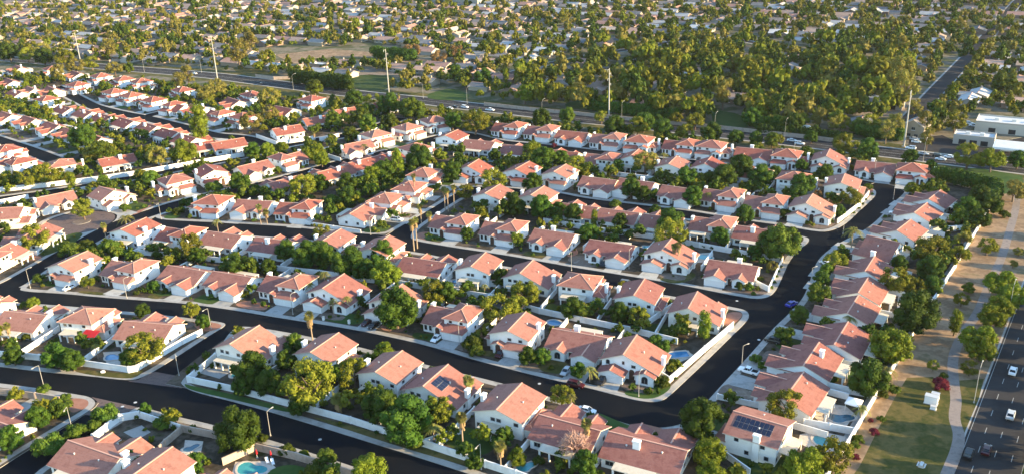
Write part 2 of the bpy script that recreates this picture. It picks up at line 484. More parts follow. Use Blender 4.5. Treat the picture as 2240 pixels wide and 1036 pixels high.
STREETS = {      # centre lines in photo pixels, width in metres
    'S1': ([(-260, 792), (0, 820), (165, 842), (310, 862), (450, 893), (600, 930), (760, 982), (900, 1030), (1080, 1090)], 13.0),
    'S2': ([(-260, 640), (45, 648), (300, 668), (520, 693), (700, 723), (940, 776), (1130, 827), (1300, 873), (1410, 905), (1480, 903), (1540, 845), (1620, 755), (1680, 690), (1715, 640), (1750, 570), (1800, 525), (1880, 475), (1925, 435), (1940, 418), (1900, 405)], 14.0),
    'link': ([(305, 850), (405, 772), (510, 703)], 11.0),
    'side': ([(-100, 1125), (60, 1018), (230, 908), (262, 878)], 11.0),
    'S3': ([(318, 486), (460, 497), (640, 510), (800, 525), (985, 552), (1247, 596), (1487, 636), (1650, 665), (1700, 668)], 13.0),
    'S3b': ([(868, 525), (940, 475), (1000, 424), (1045, 417), (1122, 421), (1280, 442), (1451, 462), (1621, 489), (1760, 513), (1800, 525)], 13.0),
    'S5': ([(1000, 294), (1030, 298), (1096, 313), (1200, 323), (1355, 341), (1433, 351), (1515, 357), (1600, 367), (1700, 377), (1800, 387), (1900, 405)], 9.5),
    'S6': ([(-60, 650), (20, 624), (100, 580), (200, 522), (270, 487), (360, 456), (440, 434), (545, 411), (640, 387), (745, 357), (877, 327), (950, 304), (1000, 294)], 9.5),
    'S7': ([(-160, 456), (0, 436), (110, 421), (200, 406), (330, 381), (450, 358), (560, 335), (640, 315), (747, 298), (821, 278), (880, 258)], 8.5),
    'B1': ([(-160, 255), (-60, 288), (0, 308), (60, 328), (118, 350)], 9.0),
    'B2': ([(120, 190), (181, 222), (213, 236), (267, 249), (320, 259), (373, 272), (420, 284), (467, 296), (520, 301), (560, 309), (600, 322)], 9.0),
    'B3': ([(300, 262), (330, 252), (370, 243)], 8.0),
}
EW = [(-300, 105), (0, 128), (232, 147), (362, 157), (475, 167), (560, 178), (763, 204), (931, 221), (1009, 231), (1120, 243), (1265, 260), (1380, 271), (1554, 290), (1664, 302), (1745, 311), (1900, 329), (2010, 342), (2100, 353), (2240, 370), (2420, 392)]
EWW = smooth([G(*p) for p in EW])
STW = {k: (smooth([G(*p) for p in c]), w) for k, (c, w) in STREETS.items()}
cul = G(172, 486)[:2]


def circle(c, r, n=28):
    return [np.array([c[0] + r * math.cos(2 * math.pi * i / n), c[1] + r * math.sin(2 * math.pi * i / n)]) for i in range(n)]


def arterial_ns():
    a, b = G(2080, 1036)[:2], G(2186, 760)[:2]
    d = (b - a) / np.linalg.norm(b - a)
    return a, d


NS_A, NS_D = arterial_ns()
NS_N = np.array([NS_D[1], -NS_D[0]])            # to the right of travel


def ns(u, v):
    """u metres along the arterial, v metres right of its left kerb"""
    return NS_A + NS_D * u + NS_N * v


def build_ground():
    polys, cls = [], []

    def add(P, c):
        if area2(P) < 0: P = P[::-1]
        polys.append(P); cls.append(c)
    R = 5000.0
    add([np.array(p) for p in ((-R, -800), (R, -800), (R, R), (-R, R))], 'ground')
    walk_w = 1.9
    for k, P in ISL.items():
        W = chaikin(px_poly(P), 2)
        add(W, 'island')
        add(inset(W, walk_w), 'yard')
    for k, (c, w) in STW.items():
        isl_both = k in ('S1', 'S2', 'link', 'side', 'S3', 'S3b')
        add(ribbon(c, w), 'asphalt')
        if not isl_both: add(ribbon(c, w + 3.6), 'walk')
    add(circle(cul, 15.0), 'asphalt'); add(circle(cul, 17.0), 'walk')
    add(circle(cul + np.array([1.0, 0.6]), 3.6), 'yard2')
    add(ribbon(EWW, 16.0), 'arterial'); add(ribbon(EWW, 19.0), 'walk')
    add([ns(-80, 0), ns(330, 0), ns(330, 13.5), ns(-80, 13.5)], 'arterial')
    add([ns(-80, 18.5), ns(330, 18.5), ns(330, 32), ns(-80, 32)], 'arterial')
    add([ns(-80, -0.5), ns(330, -0.5), ns(330, 14.1), ns(-80, 14.1)], 'walk')
    add([ns(-80, 17.9), ns(330, 17.9), ns(330, 34), ns(-80, 34)], 'walk')
    path = smooth([G(*p) for p in [(2070, 1040), (2092, 985), (2097, 950), (2088, 915), (2091, 875), (2087, 840), (2084, 795), (2092, 760), (2110, 725), (2140, 680), (2165, 620), (2192, 560), (2210, 500), (2222, 455), (2225, 420)]])
    add(ribbon(path, 2.6), 'path')
    sandp = px_poly([(1700, 1250), (1790, 1075), (1853, 978), (1915, 871), (1960, 799), (2000, 730), (2040, 664), (2090, 585), (2142, 498), (2182, 428), (2200, 395), (2420, 420)])
    sandp += [ns(330, 0), ns(-80, 0)]
    add(sandp, 'sand')
    add(px_poly([(1984, 826), (2040, 824), (2076, 848), (2082, 880), (2076, 918), (2086, 952), (2072, 1005), (2058, 1045), (1990, 1130), (1800, 1130), (1880, 1020), (1925, 930), (1958, 868)]), 'grass')
    add(px_poly([(2098, 832), (2152, 828), (2141, 872), (2109, 948), (2099, 925), (2101, 880)]), 'grass')
    add(px_poly([(2058, 372), (2140, 368), (2235, 385), (2245, 420), (2195, 425), (2120, 405), (2068, 392)]), 'lawn')
    add(px_poly([(1990, 300), (2060, 296), (2120, 322), (2240, 300), (2420, 310), (2420, 372), (2240, 356), (2100, 340), (1985, 326)]), 'lot')
    add(px_poly([(-420, 150), (0, 152), (232, 172), (475, 190), (763, 226), (931, 243), (1120, 264), (1265, 282), (1554, 312), (1745, 333), (1900, 352), (2000, 366), (2055, 396), (1990, 420), (1700, 1250), (-420, 1250)]), 'estate')
    far = [np.array(p) for p in ribbon(EWW, 34.0)]
    add(far, 'verge')

    verts, faces, index = [], [], {}
    edges = []
    for P in polys:
        f = []
        for p in P:
            key = (round(float(p[0]), 3), round(float(p[1]), 3))
            if key not in index:
                index[key] = len(verts); verts.append(Vector(key))
            if not f or f[-1] != index[key]: f.append(index[key])
        if f[0] == f[-1]: f.pop()
        faces.append(f)
    res = geometry.delaunay_2d_cdt(verts, edges, faces, 0, 1e-4)
    V, E_, F, _, _, OF = res
    prio = ['asphalt_isl', 'path', 'yard2', 'yard', 'island', 'arterial', 'asphalt', 'lawn', 'lot', 'grass', 'walk', 'sand', 'estate', 'verge', 'ground']
    out, fclass = {}, []
    for tri, of in zip(F, OF):
        cs = {cls[i] for i in of}
        c = next((p for p in prio if p in cs), 'ground')
        if c == 'yard' and cs & {'walk', 'asphalt'} and not cs & {'island'}: c = 'walk'
        if c in ('yard', 'island') and 'asphalt' in cs and False: c = 'asphalt'
        fclass.append(c)
    final = {'asphalt': 'asphalt', 'arterial': 'asphalt2', 'lot': 'asphalt2', 'island': 'conc', 'walk': 'conc', 'path': 'path', 'yard': 'yard', 'estate': 'yard', 'yard2': 'gravel', 'ground': 'far', 'sand': 'sand', 'grass': 'drylawn', 'lawn': 'lawn', 'verge': 'drylawn'}
    names = {'asphalt': 'street', 'asphalt2': 'arterial_road', 'conc': 'pavement', 'path': 'pavement', 'yard': 'ground', 'gravel': 'ground', 'far': 'ground', 'sand': 'ground', 'drylawn': 'ground', 'lawn': 'ground'}
    low = {'asphalt', 'asphalt2'}
    mb, edge_of = {}, {}
    for tri, c in zip(F, fclass):
        m = final[c]
        z = 0.0 if m in low else 0.13
        b = mb.setdefault(m, MB())
        pts = [(V[i].x, V[i].y, z) for i in tri]
        if (pts[1][0] - pts[0][0]) * (pts[2][1] - pts[0][1]) - (pts[2][0] - pts[0][0]) * (pts[1][1] - pts[0][1]) < 0: pts = pts[::-1]
        b.poly(pts, m)
        for i in range(3):
            a, bb = tri[i], tri[(i + 1) % 3]
            edge_of.setdefault((min(a, bb), max(a, bb)), []).append(m)
    kerb = mb.setdefault('conc', MB())
    for (a, b_), ms in edge_of.items():
        if len(ms) == 2 and (ms[0] in low) != (ms[1] in low):
            p, q = V[a], V[b_]
            kerb.poly([(p.x, p.y, 0), (q.x, q.y, 0), (q.x, q.y, 0.13), (p.x, p.y, 0.13)], 'conc')
    for m, b in mb.items():
        b.build(names[m], kind='structure')


build_ground()
Z0 = 0.13


def sheet(name, P, m, z, kind='structure'):
    """flat sheet lying on the ground"""
    P = [np.array(p[:2]) for p in P]
    if area2(P) < 0: P = P[::-1]
    b = MB()
    b.poly([(p[0], p[1], z) for p in P], m)
    return b.build(name, kind=kind)


def px_sheet(name, pts, m, dz=0.005, k=2):
    return sheet(name, chaikin(px_poly(pts), k) if k else px_poly(pts), m, Z0 + dz)


# lane paint on the two arterials
mk = MB()
for v in (3.6, 7.0, 10.4, 22.0, 25.4, 28.8):
    for u in np.arange(-60, 320, 9.0):
        P = [ns(u, v - 0.07), ns(u + 3, v - 0.07), ns(u + 3, v + 0.07), ns(u, v + 0.07)]
        mk.poly([(p[0], p[1], 0.005) for p in P][::-1], 'paint')
for v in (0.55, 12.9):
    P = [ns(-60, v - 0.06), ns(320, v - 0.06), ns(320, v + 0.06), ns(-60, v + 0.06)]
    mk.poly([(p[0], p[1], 0.005) for p in P][::-1], 'paint')
for off in (-4.3, -0.3, 0.3, 4.3):
    C = EWW
    for i in range(len(C) - 1):
        d = C[i + 1] - C[i]; L = np.linalg.norm(d); d = d / L; nn = np.array([-d[1], d[0]])
        step = 9.0 if abs(off) > 1 else L
        ln = 3.0 if abs(off) > 1 else L
        for s_ in np.arange(0, L - 1e-3, step):
            a = C[i] + d * s_ + nn * off; e = a + d * min(ln, L - s_)
            mk.poly([(*(a - nn * 0.07), 0.005), (*(e - nn * 0.07), 0.005), (*(e + nn * 0.07), 0.005), (*(a + nn * 0.07), 0.005)], 'paint')
mk.build("road_markings", kind='structure')

sheet("paver_circle", circle(cul, 14.2), 'paver', 0.005)
# paver crossings, lawns, beds, terraces
px_sheet("paver_crossing", [(200, 867), (300, 889), (258, 916), (186, 906), (210, 886), (212, 876)], 'paver', 0.005 - Z0, 0)
px_sheet("paver_crossing", [(335, 811), (398, 823), (389, 836), (398, 848), (280, 833), (303, 829)], 'paver', 0.005 - Z0, 0)
for P, m in [
    ([(160, 806), (285, 818), (318, 806), (300, 826), (262, 828), (170, 816)], 'drylawn'),
    ([(402, 838), (412, 842), (520, 864), (640, 895), (640, 905), (520, 876), (410, 852)], 'lawn'),
    ([(660, 905), (770, 930), (930, 980), (1030, 1012), (1060, 1030), (900, 985), (760, 940)], 'drylawn'),
    ([(1380, 850), (1418, 832), (1462, 836), (1470, 848), (1440, 870), (1405, 873), (1360, 862)], 'lawn'),
    ([(1298, 906), (1310, 902), (1352, 921), (1392, 935), (1378, 946), (1345, 952), (1312, 938)], 'lawn'),
    ([(960, 945), (1000, 930), (1075, 945), (1085, 985), (1040, 1000), (975, 975)], 'lawn'),
    ([(1443, 606), (1470, 592), (1524, 596), (1518, 610), (1480, 622), (1445, 614)], 'drylawn'),
    ([(710, 690), (790, 684), (800, 703), (770, 712), (706, 700)], 'lawn'),
    ([(905, 726), (935, 730), (928, 744), (900, 738)], 'lawn'),
    ([(422, 655), (452, 640), (488, 648), (470, 668), (425, 660)], 'lawn'),
    ([(172, 635), (236, 640), (232, 647), (170, 641)], 'drylawn'),
    ([(325, 645), (360, 640), (352, 655), (322, 652)], 'drylawn'),
    ([(115, 528), (165, 507), (187, 512), (150, 540), (95, 562), (88, 556)], 'lawn'),
    ([(350, 478), (385, 462), (400, 466), (388, 480)], 'lawn'),
    ([(790, 503), (838, 492), (856, 500), (835, 509), (800, 510)], 'lawn'),
    ([(6, 895), (45, 884), (75, 898), (60, 915), (5, 908)], 'lawn'),
    ([(585, 1028), (640, 1012), (700, 1036), (680, 1060), (585, 1050)], 'lawn'),
    ([(1835, 805), (1885, 800), (1880, 818), (1850, 830), (1828, 822)], 'lawn'),
    ([(1590, 1000), (1700, 985), (1830, 1010), (1850, 1060), (1600, 1080)], 'lawn'),
    ([(1408, 712), (1450, 706), (1490, 722), (1455, 742), (1400, 730)], 'lawn'),
    ([(1180, 655), (1225, 668), (1230, 685), (1190, 680)], 'lawn'),
    ([(1040, 628), (1075, 640), (1060, 652), (1025, 645)], 'lawn'),
    ([(1700, 385), (1740, 395), (1720, 405)], 'lawn'),
    ([(800, 310), (880, 312), (905, 320), (860, 330), (805, 322)], 'lawn'),
    ([(1530, 420), (1560, 425), (1540, 440), (1515, 436)], 'lawn'),
]:
    px_sheet("lawn", P, m, 0.006)
for P, m in [
    ([(150, 870), (190, 872), (196, 884), (180, 897), (150, 905)], 'redrock'),
    ([(10, 870), (120, 882), (118, 900), (60, 905), (10, 890)], 'gravel'),
    ([(315, 900), (400, 925), (470, 950), (440, 948), (350, 925)], 'gravel'),
    ([(600, 975), (760, 1024), (740, 1030), (600, 990)], 'gravel'),
    ([(420, 700), (470, 705), (490, 712), (465, 725), (430, 722)], 'redrock'),
    ([(540, 655), (590, 665), (580, 682), (505, 668)], 'redrock'),
    ([(905, 512), (940, 505), (955, 522), (925, 527)], 'redrock'),
    ([(1230, 568), (1275, 555), (1325, 575), (1290, 588)], 'gravel'),
    ([(1240, 545), (1258, 540), (1268, 556), (1240, 565)], 'redrock'),
    ([(1575, 625), (1650, 625), (1688, 632), (1668, 648), (1600, 640)], 'gravel'),
    ([(1575, 845), (1600, 838), (1640, 842), (1610, 880), (1565, 875)], 'gravel'),
    ([(1570, 690), (1610, 680), (1630, 688), (1590, 720)], 'redrock'),
    ([(1905, 410), (1912, 420), (1895, 436), (1885, 432)], 'redrock'),
    ([(1760, 490), (1815, 480), (1850, 470), (1820, 498), (1790, 502)], 'gravel'),
    ([(285, 470), (330, 448), (338, 446), (300, 470)], 'redrock'),
    ([(1145, 785), (1200, 790), (1195, 818), (1130, 805)], 'gravel'),
    ([(985, 742), (1040, 752), (1055, 772), (1000, 768)], 'gravel'),
    ([(35, 553), (95, 560), (85, 570), (32, 566)], 'redrock'),
    ([(1330, 960), (1390, 945), (1420, 950), (1395, 965)], 'gravel'),
]:
    px_sheet("gravel_bed", P, m, 0.006)
for P, m in [
    ([(435, 815), (478, 792), (518, 806), (480, 828)], 'conc'), ([(225, 770), (262, 768), (300, 790), (280, 806), (235, 800)], 'deck'),
    ([(1775, 905), (1800, 880), (1850, 888), (1870, 905), (1850, 935), (1795, 925)], 'deck'), ([(1750, 950), (1790, 942), (1850, 955), (1840, 985), (1790, 990), (1745, 968)], 'deck'),
    ([(515, 1010), (590, 1008), (610, 1030), (560, 1050), (505, 1045)], 'deck'), ([(270, 945), (310, 930), (330, 945), (300, 962)], 'conc'),
    ([(405, 962), (445, 965), (438, 998), (400, 995)], 'deck'), ([(1465, 768), (1500, 765), (1520, 778), (1480, 795)], 'deck'),
    ([(1475, 388), (1540, 390), (1540, 404), (1465, 402)], 'conc'), ([(425, 545), (500, 545), (495, 562), (430, 560)], 'paver'),
    ([(870, 600), (950, 612), (935, 626), (860, 612)], 'deck'), ([(975, 610), (1030, 612), (1020, 632), (965, 628)], 'deck'),
    ([(1520, 555), (1560, 552), (1560, 572), (1520, 575)], 'deck'), ([(1055, 640), (1090, 640), (1105, 650), (1060, 652)], 'conc'),
    ([(1005, 348), (1065, 350), (1060, 358), (1000, 356)], 'conc'), ([(985, 945), (1030, 940), (1040, 952), (1000, 958)], 'conc'),
    ([(1965, 640), (2010, 640), (2005, 700), (1960, 700)], 'deck'),
]:
    px_sheet("terrace", P, m, 0.004, 0)

# ------------------------------------------------------------------ houses
OV = 0.58          # eave overhang
TS = 0.20          # roof slab


def roof_gable_y(b, x0, x1, y0, y1, e, p, rm, o=OV):
    xm = (x0 + x1) / 2; h = (x1 - x0) / 2; zr = e + h * p + 0.12; ze = e - o * p + 0.12
    b.slab([(x0 - o, y0 - o, ze), (xm, y0 - o, zr), (xm, y1 + o, zr), (x0 - o, y1 + o, ze)], TS, rm, 'fascia')
    b.slab([(xm, y0 - o, zr), (x1 + o, y0 - o, ze), (x1 + o, y1 + o, ze), (xm, y1 + o, zr)], TS, rm, 'fascia')
    b.box(xm - 0.16, xm + 0.16, y0 - o - 0.02, y1 + o + 0.02, zr - 0.05, zr + 0.10, 'ridge')


def roof_gable_x(b, x0, x1, y0, y1, e, p, rm, o=OV):
    ym = (y0 + y1) / 2; h = (y1 - y0) / 2; zr = e + h * p + 0.12; ze = e - o * p + 0.12
    b.slab([(x0 - o, y0 - o, ze), (x1 + o, y0 - o, ze), (x1 + o, ym, zr), (x0 - o, ym, zr)], TS, rm, 'fascia')
    b.slab([(x0 - o, ym, zr), (x1 + o, ym, zr), (x1 + o, y1 + o, ze), (x0 - o, y1 + o, ze)], TS, rm, 'fascia')
    b.box(x0 - o - 0.02, x1 + o + 0.02, ym - 0.16, ym + 0.16, zr - 0.05, zr + 0.10, 'ridge')


def roof_asym(b, x0, x1, y0, y1, eL, xr, zr, eR, rm, o=OV):
    pl, pr = (zr - eL) / (xr - x0), (zr - eR) / (x1 - xr)
    z = zr + 0.12
    b.slab([(x0 - o, y0 - o, eL - o * pl + 0.12), (xr, y0 - o, z), (xr, y1 + o, z), (x0 - o, y1 + o, eL - o * pl + 0.12)], TS, rm, 'fascia')
    b.slab([(xr, y0 - o, z), (x1 + o, y0 - o, eR - o * pr + 0.12), (x1 + o, y1 + o, eR - o * pr + 0.12), (xr, y1 + o, z)], TS, rm, 'fascia')
    b.box(xr - 0.16, xr + 0.16, y0 - o - 0.02, y1 + o + 0.02, z - 0.05, z + 0.10, 'ridge')


def roof_hip(b, x0, x1, y0, y1, e, p, rm, o=OV):
    X0, X1, Y0, Y1 = x0 - o, x1 + o, y0 - o, y1 + o
    ze = e - o * p + 0.12
    w, d = X1 - X0, Y1 - Y0
    if d >= w:
        h = w / 2; zr = ze + h * p; xm = (X0 + X1) / 2
        A, B = (xm, Y0 + h, zr), (xm, Y1 - h, zr)
        P = [[(X0, Y0, ze), (X1, Y0, ze), A], [(X1, Y0, ze), (X1, Y1, ze), B, A], [(X1, Y1, ze), (X0, Y1, ze), B], [(X0, Y1, ze), (X0, Y0, ze), A, B]]
        hips = [((X0, Y0, ze), A), ((X1, Y0, ze), A), ((X1, Y1, ze), B), ((X0, Y1, ze), B), (A, B)]
    else:
        h = d / 2; zr = ze + h * p; ym = (Y0 + Y1) / 2
        A, B = (X0 + h, ym, zr), (X1 - h, ym, zr)
        P = [[(X0, Y0, ze), (X1, Y0, ze), B, A], [(X1, Y0, ze), (X1, Y1, ze), B], [(X1, Y1, ze), (X0, Y1, ze), A, B], [(X0, Y1, ze), (X0, Y0, ze), A]]
        hips = [((X0, Y0, ze), A), ((X1, Y0, ze), B), ((X1, Y1, ze), B), ((X0, Y1, ze), A), (A, B)]
    for q in P:
        if len({tuple(round(c, 3) for c in v) for v in q}) >= 3: b.slab(q, TS, rm, 'fascia')
    for u, v in hips:
        if (Vector(u) - Vector(v)).length > 0.3: b.tube([u, v], 0.13, 4, 'ridge')


def roof_shed(b, x0, x1, y0, y1, z_front, z_back, rm, o=0.35):
    p = (z_back - z_front) / (y1 - y0)
    zf = z_front - o * p + 0.12
    zb = z_back + 0.12
    k = min(0.9, (x1 - x0) / 4)
    b.slab([(x0 - o, y0 - o, zf), (x1 + o, y0 - o, zf), (x1 + o - k, y1, zb), (x0 - o + k, y1, zb)], TS, rm, 'fascia')
    b.slab([(x0 - o, y0 - o, zf), (x0 - o + k, y1, zb), (x0 - o, y1, zf)], TS, rm, 'fascia')
    b.slab([(x1 + o, y0 - o, zf), (x1 + o, y1, zf), (x1 + o - k, y1, zb)], TS, rm, 'fascia')


def wall_box(b, x0, x1, y0, y1, e, wm):
    b.faces([(x0, y0, 0), (x1, y0, 0), (x1, y1, 0), (x0, y1, 0), (x0, y0, e), (x1, y0, e), (x1, y1, e), (x0, y1, e)],
            [(0, 1, 5, 4), (1, 2, 6, 5), (2, 3, 7, 6), (3, 0, 4, 7), (4, 5, 6, 7)], wm)


def wall_gable(b, axis, x0, x1, y0, y1, e, p, wm, asym=None):
    if axis == 'y':
        if asym: eL, xr, zr, eR = asym
        else: eL = eR = e; xr = (x0 + x1) / 2; zr = e + (x1 - x0) / 2 * p
        prof = [(x0, 0), (x1, 0), (x1, eR - 0.05), (xr, zr - 0.05), (x0, eL - 0.05)]
        fr = [(a, y0, c) for a, c in prof]; bk = [(a, y1, c) for a, c in prof]
    else:
        ym = (y0 + y1) / 2; zr = e + (y1 - y0) / 2 * p
        prof = [(y1, 0), (y0, 0), (y0, e - 0.05), (ym, zr - 0.05), (y1, e - 0.05)]
        fr = [(x0, a, c) for a, c in prof]; bk = [(x1, a, c) for a, c in prof]
    n = 5
    fs = [(0, 1, 2, 3, 4), (9, 8, 7, 6, 5)] + [(i, (i + 5), (i + 1) % 5 + 5, (i + 1) % 5) for i in range(1, 5)]
    b.faces(fr + bk, fs, wm)


def opening(face, u, z, w, h, arch=False):
    """frame and pane of a window; face = (axis, position, outward sign)"""
    ax, pos, sg = face

    def P(a, d, c):
        if ax == 'y': return (a if sg < 0 else a, pos + sg * d, c)
        return (pos + sg * d, a, c)
    fb, pb = MB(), MB()
    t = 0.10
    u0, u1, z0, z1 = u - w / 2, u + w / 2, z, z + h

    def bar(a0, a1, c0, c1, d0, d1, b, m):
        x = [P(a0, d0, c0), P(a1, d1, c1)]
        lo = [min(x[0][i], x[1][i]) for i in range(3)]; hi = [max(x[0][i], x[1][i]) for i in range(3)]
        b.box(lo[0], hi[0], lo[1], hi[1], lo[2], hi[2], m)
    bar(u0, u0 + t, z0, z1, -0.05, 0.07, fb, 'frame'); bar(u1 - t, u1, z0, z1, -0.05, 0.07, fb, 'frame')
    bar(u0 + t, u1 - t, z0, z0 + t, -0.05, 0.07, fb, 'frame')
    if not arch: bar(u0 + t, u1 - t, z1 - t, z1, -0.05, 0.07, fb, 'frame')
    if w > 1.3: bar((u0 + u1) / 2 - 0.04, (u0 + u1) / 2 + 0.04, z0 + t, z1 - t, -0.04, 0.055, fb, 'frame')
    bar(u0 - 0.12, u1 + 0.12, z0 - 0.16, z0 - 0.003, -0.05, 0.14, fb, 'white')
    bar(u0 + t + 0.002, u1 - t - 0.002, z0 + t + 0.002, z1 - (0 if arch else t) - 0.002, -0.03, 0.025, pb, 'glass')
    if arch:
        n = 8; r = w / 2
        ring = [P(u + r * math.cos(math.pi * k / n), 0.06, z1 + r * math.sin(math.pi * k / n)) for k in range(n + 1)]
        ri = [P(u + (r - t) * math.cos(math.pi * k / n), 0.06, z1 + (r - t) * math.sin(math.pi * k / n)) for k in range(n + 1)]
        for k in range(n): fb.poly([ring[k], ring[k + 1], ri[k + 1], ri[k]], 'frame')
        pb.poly([P(u + (r - t) * math.cos(math.pi * k / n), 0.024, z1 + (r - t) * math.sin(math.pi * k / n)) for k in range(n + 1)], 'glass')
    return fb, pb


def house_parts(kind, v):
    """list of (name, MB, [(child name, MB)...]) for one house kind in its own frame: front at -y, footprint centred"""
    wm, rm = 'wall%d' % (v % 3), 'roof%d' % (v % 3)
    out = []
    S = 7.5

    def part(name, b, ch=()):
        out.append((name, b, list(ch)))

    def vol(name, x0, x1, y0, y1, e, roof, p=0.42, asym=None, zb=None, ry1=None, rname='roof'):
        y0 -= S; y1 -= S
        w, r = MB(), MB()
        if roof == 'gy': wall_gable(w, 'y', x0, x1, y0, y1, e, p, wm); roof_gable_y(r, x0, x1, y0, (ry1 - S) if ry1 else y1, e, p, rm)
        elif roof == 'gx': wall_gable(w, 'x', x0, x1, y0, y1, e, p, wm); roof_gable_x(r, x0, x1, y0, y1, e, p, rm)
        elif roof == 'hip': wall_box(w, x0, x1, y0, y1, e, wm); roof_hip(r, x0, x1, y0, y1, e, p, rm)
        elif roof == 'shed': wall_box(w, x0, x1, y0, y1, e, wm); roof_shed(r, x0, x1, y0, y1, e, zb, rm)
        elif roof == 'as': wall_gable(w, 'y', x0, x1, y0, y1, e, p, wm, asym); roof_asym(r, x0, x1, y0, y1, *asym, rm)
        part(name, w)
        part(rname, r)

    def win(face, u, z, w, h, arch=False):
        ax, pos, sg = face
        if ax == 'y': pos -= S
        else: u -= S
        f, p = opening((ax, pos, sg), u, z, w, h, arch)
        part('window', f, [('pane', p)])

    def garage(x0, x1, y, doors=1):
        y -= S
        w = (x1 - x0 - 0.5 * (doors - 1)) / doors
        for i in range(doors):
            a = x0 + i * (w + 0.5)
            b = MB()
            b.box(a, a + w, y - 0.05, y + 0.02, 0.02, 2.25, 'gdoor')
            for k in range(4): b.box(a + 0.05, a + w - 0.05, y - 0.085, y - 0.048, 0.06 + k * 0.56, 0.55 + k * 0.56, 'gdoor')
            part('garage_door', b)

    def chimney(x, y, z, wx=0.8, wy=1.5):
        y -= S
        b, c = MB(), MB()
        b.box(x - wx / 2, x + wx / 2, y - wy / 2, y + wy / 2, 0, z, wm)
        c.box(x - wx / 2 - 0.12, x + wx / 2 + 0.12, y - wy / 2 - 0.12, y + wy / 2 + 0.12, z - 0.3, z + 0.12, 'white')
        part('chimney', b, [('chimney_cap', c)])

    def patio(x0, x1, y, d=3.2, z=2.75, m='tanroof'):
        y -= S
        b, posts = MB(), []
        b.slab([(x0, y, z + 0.25), (x1, y, z + 0.25), (x1, y + d, z), (x0, y + d, z)], 0.22, m, 'fascia')
        n = max(2, int((x1 - x0) / 2.6) + 1)
        for i in range(n):
            px = x0 + 0.25 + (x1 - x0 - 0.5) * i / (n - 1)
            q = MB(); q.box(px - 0.17, px + 0.17, y + d - 0.5, y + d - 0.16, 0, z - 0.14, wm)
            posts.append(('post', q))
        part('patio_cover', b, posts)
        s_ = MB(); s_.box((x0 + x1) / 2 - 1.2, (x0 + x1) / 2 + 1.2, y - 0.02, y + 0.05, 0.1, 2.15, 'glass')
        part('sliding_door', s_)

    def entry(x, y, w=1.5, h=2.5, arch=True):
        y -= S
        b = MB(); b.box(x - w / 2, x + w / 2, y - 0.06, y + 0.02, 0.02, h, 'door')
        if arch:
            b.poly([(x + w / 2 * math.cos(math.pi * k / 8), y - 0.055, h + w / 2 * math.sin(math.pi * k / 8)) for k in range(9)], 'door')
        part('front_door', b)

    if kind in ('T1', 'T1s'):
        two = kind == 'T1'
        vol('wall', -7.5, 0.2, 2.6, 14.2, 3.1, 'gx', 0.50)
        vol('upper_wall', -0.5, 7.3, 3.4, 14.0, 5.75, 'hip', 0.42)
        vol('garage_wall', 0.1, 7.0, 0.2, 3.6, 2.75, 'shed', zb=4.1, rname='garage_roof')
        vol('entry_wall', -2.9, -0.3, 0.9, 3.0, 3.3, 'gy', 0.40, rname='entry_roof')
        garage(0.55, 6.5, 0.2, 2); entry(-1.6, 0.9)
        for x in (-6.6, -5.0): win(('y', 2.6, -1), x, 0.7, 1.0, 1.5, True)
        win(('y', 3.4, -1), 1.6, 4.15, 1.1, 1.0, True); win(('y', 3.4, -1), 5.2, 4.15, 1.1, 1.0, True)
        for y, z in ((6.0, 4.0), (10.5, 4.0), (8.2, 0.9)): win(('x', 7.3, 1), y, z, 1.1, 1.2)
        win(('x', -7.5, -1), 6, 1.0, 1.2, 1.2); win(('x', -7.5, -1), 11, 1.0, 1.2, 1.2)
        for x in (1.5, 3.1, 5.6): win(('y', 14.0, 1), x, 3.9, 1.2, 1.2)
        win(('y', 14.0, 1), 5.6, 0.8, 1.6, 1.4)
        patio(-6.5, -0.8, 14.2); chimney(-7.6, 9.5, 6.6)
    elif kind == 'T2':
        vol('wall', -7.5, 7.5, 3.2, 14.6, 3.1, 'gx', 0.47)
        vol('garage_wall', 0.7, 7.2, 0.2, 3.4, 2.9, 'gy', 0.45, rname='garage_roof', ry1=6.6)
        vol('entry_wall', -5.6, -1.6, 1.4, 3.5, 3.1, 'gy', 0.50, rname='entry_roof', ry1=5.2)
        garage(1.1, 6.8, 0.2, 1); entry(-0.4, 3.2, 1.2)
        win(('y', 1.4, -1), -3.6, 0.7, 1.7, 1.4, True); win(('y', 3.2, -1), -6.6, 1.0, 0.9, 1.5)
        for y in (5.0, 8.6, 12.4): win(('x', 7.5, 1), y, 1.0, 1.1, 1.2)
        for y in (6, 11): win(('x', -7.5, -1), y, 1.0, 1.1, 1.2)
        for x in (-5.8, 5.6): win(('y', 14.6, 1), x, 0.9, 1.7, 1.3)
        patio(-4.4, 3.8, 14.6, 3.0); v < 3 and (chimney(7.6, 7.2, 6.4) if v % 2 else chimney(-1.5, 11.0, 6.9, 1.4, 0.9))
    elif kind == 'T3':
        vol('wall', -7.2, 7.4, 3.4, 14.2, 5.0, 'as', asym=(5.0, -1.4, 7.7, 3.3))
        vol('garage_wall', -7.0, -0.6, 0.0, 3.6, 2.75, 'gy', 0.42, rname='garage_roof')
        vol('entry_wall', 2.4, 7.0, 1.6, 3.8, 3.1, 'gy', 0.45, rname='entry_roof', ry1=5.8)
        garage(-6.5, -1.1, 0.0, 1); entry(0.8, 3.4, 1.4)
        win(('y', 1.6, -1), 4.7, 0.6, 1.7, 1.5, True)
        win(('y', 3.4, -1), -5.6, 3.6, 1.1, 1.0, True); win(('y', 3.4, -1), -1.5, 4.3, 0.7, 1.1); win(('y', 3.4, -1), 1.2, 3.7, 1.2, 1.0)
        for y in (5.5, 10.5): win(('x', 7.4, 1), y, 1.0, 1.0, 1.2)
        for y, z in ((6, 3.5), (10.5, 3.5), (8, 0.9)): win(('x', -7.2, -1), y, z, 1.2, 1.1)
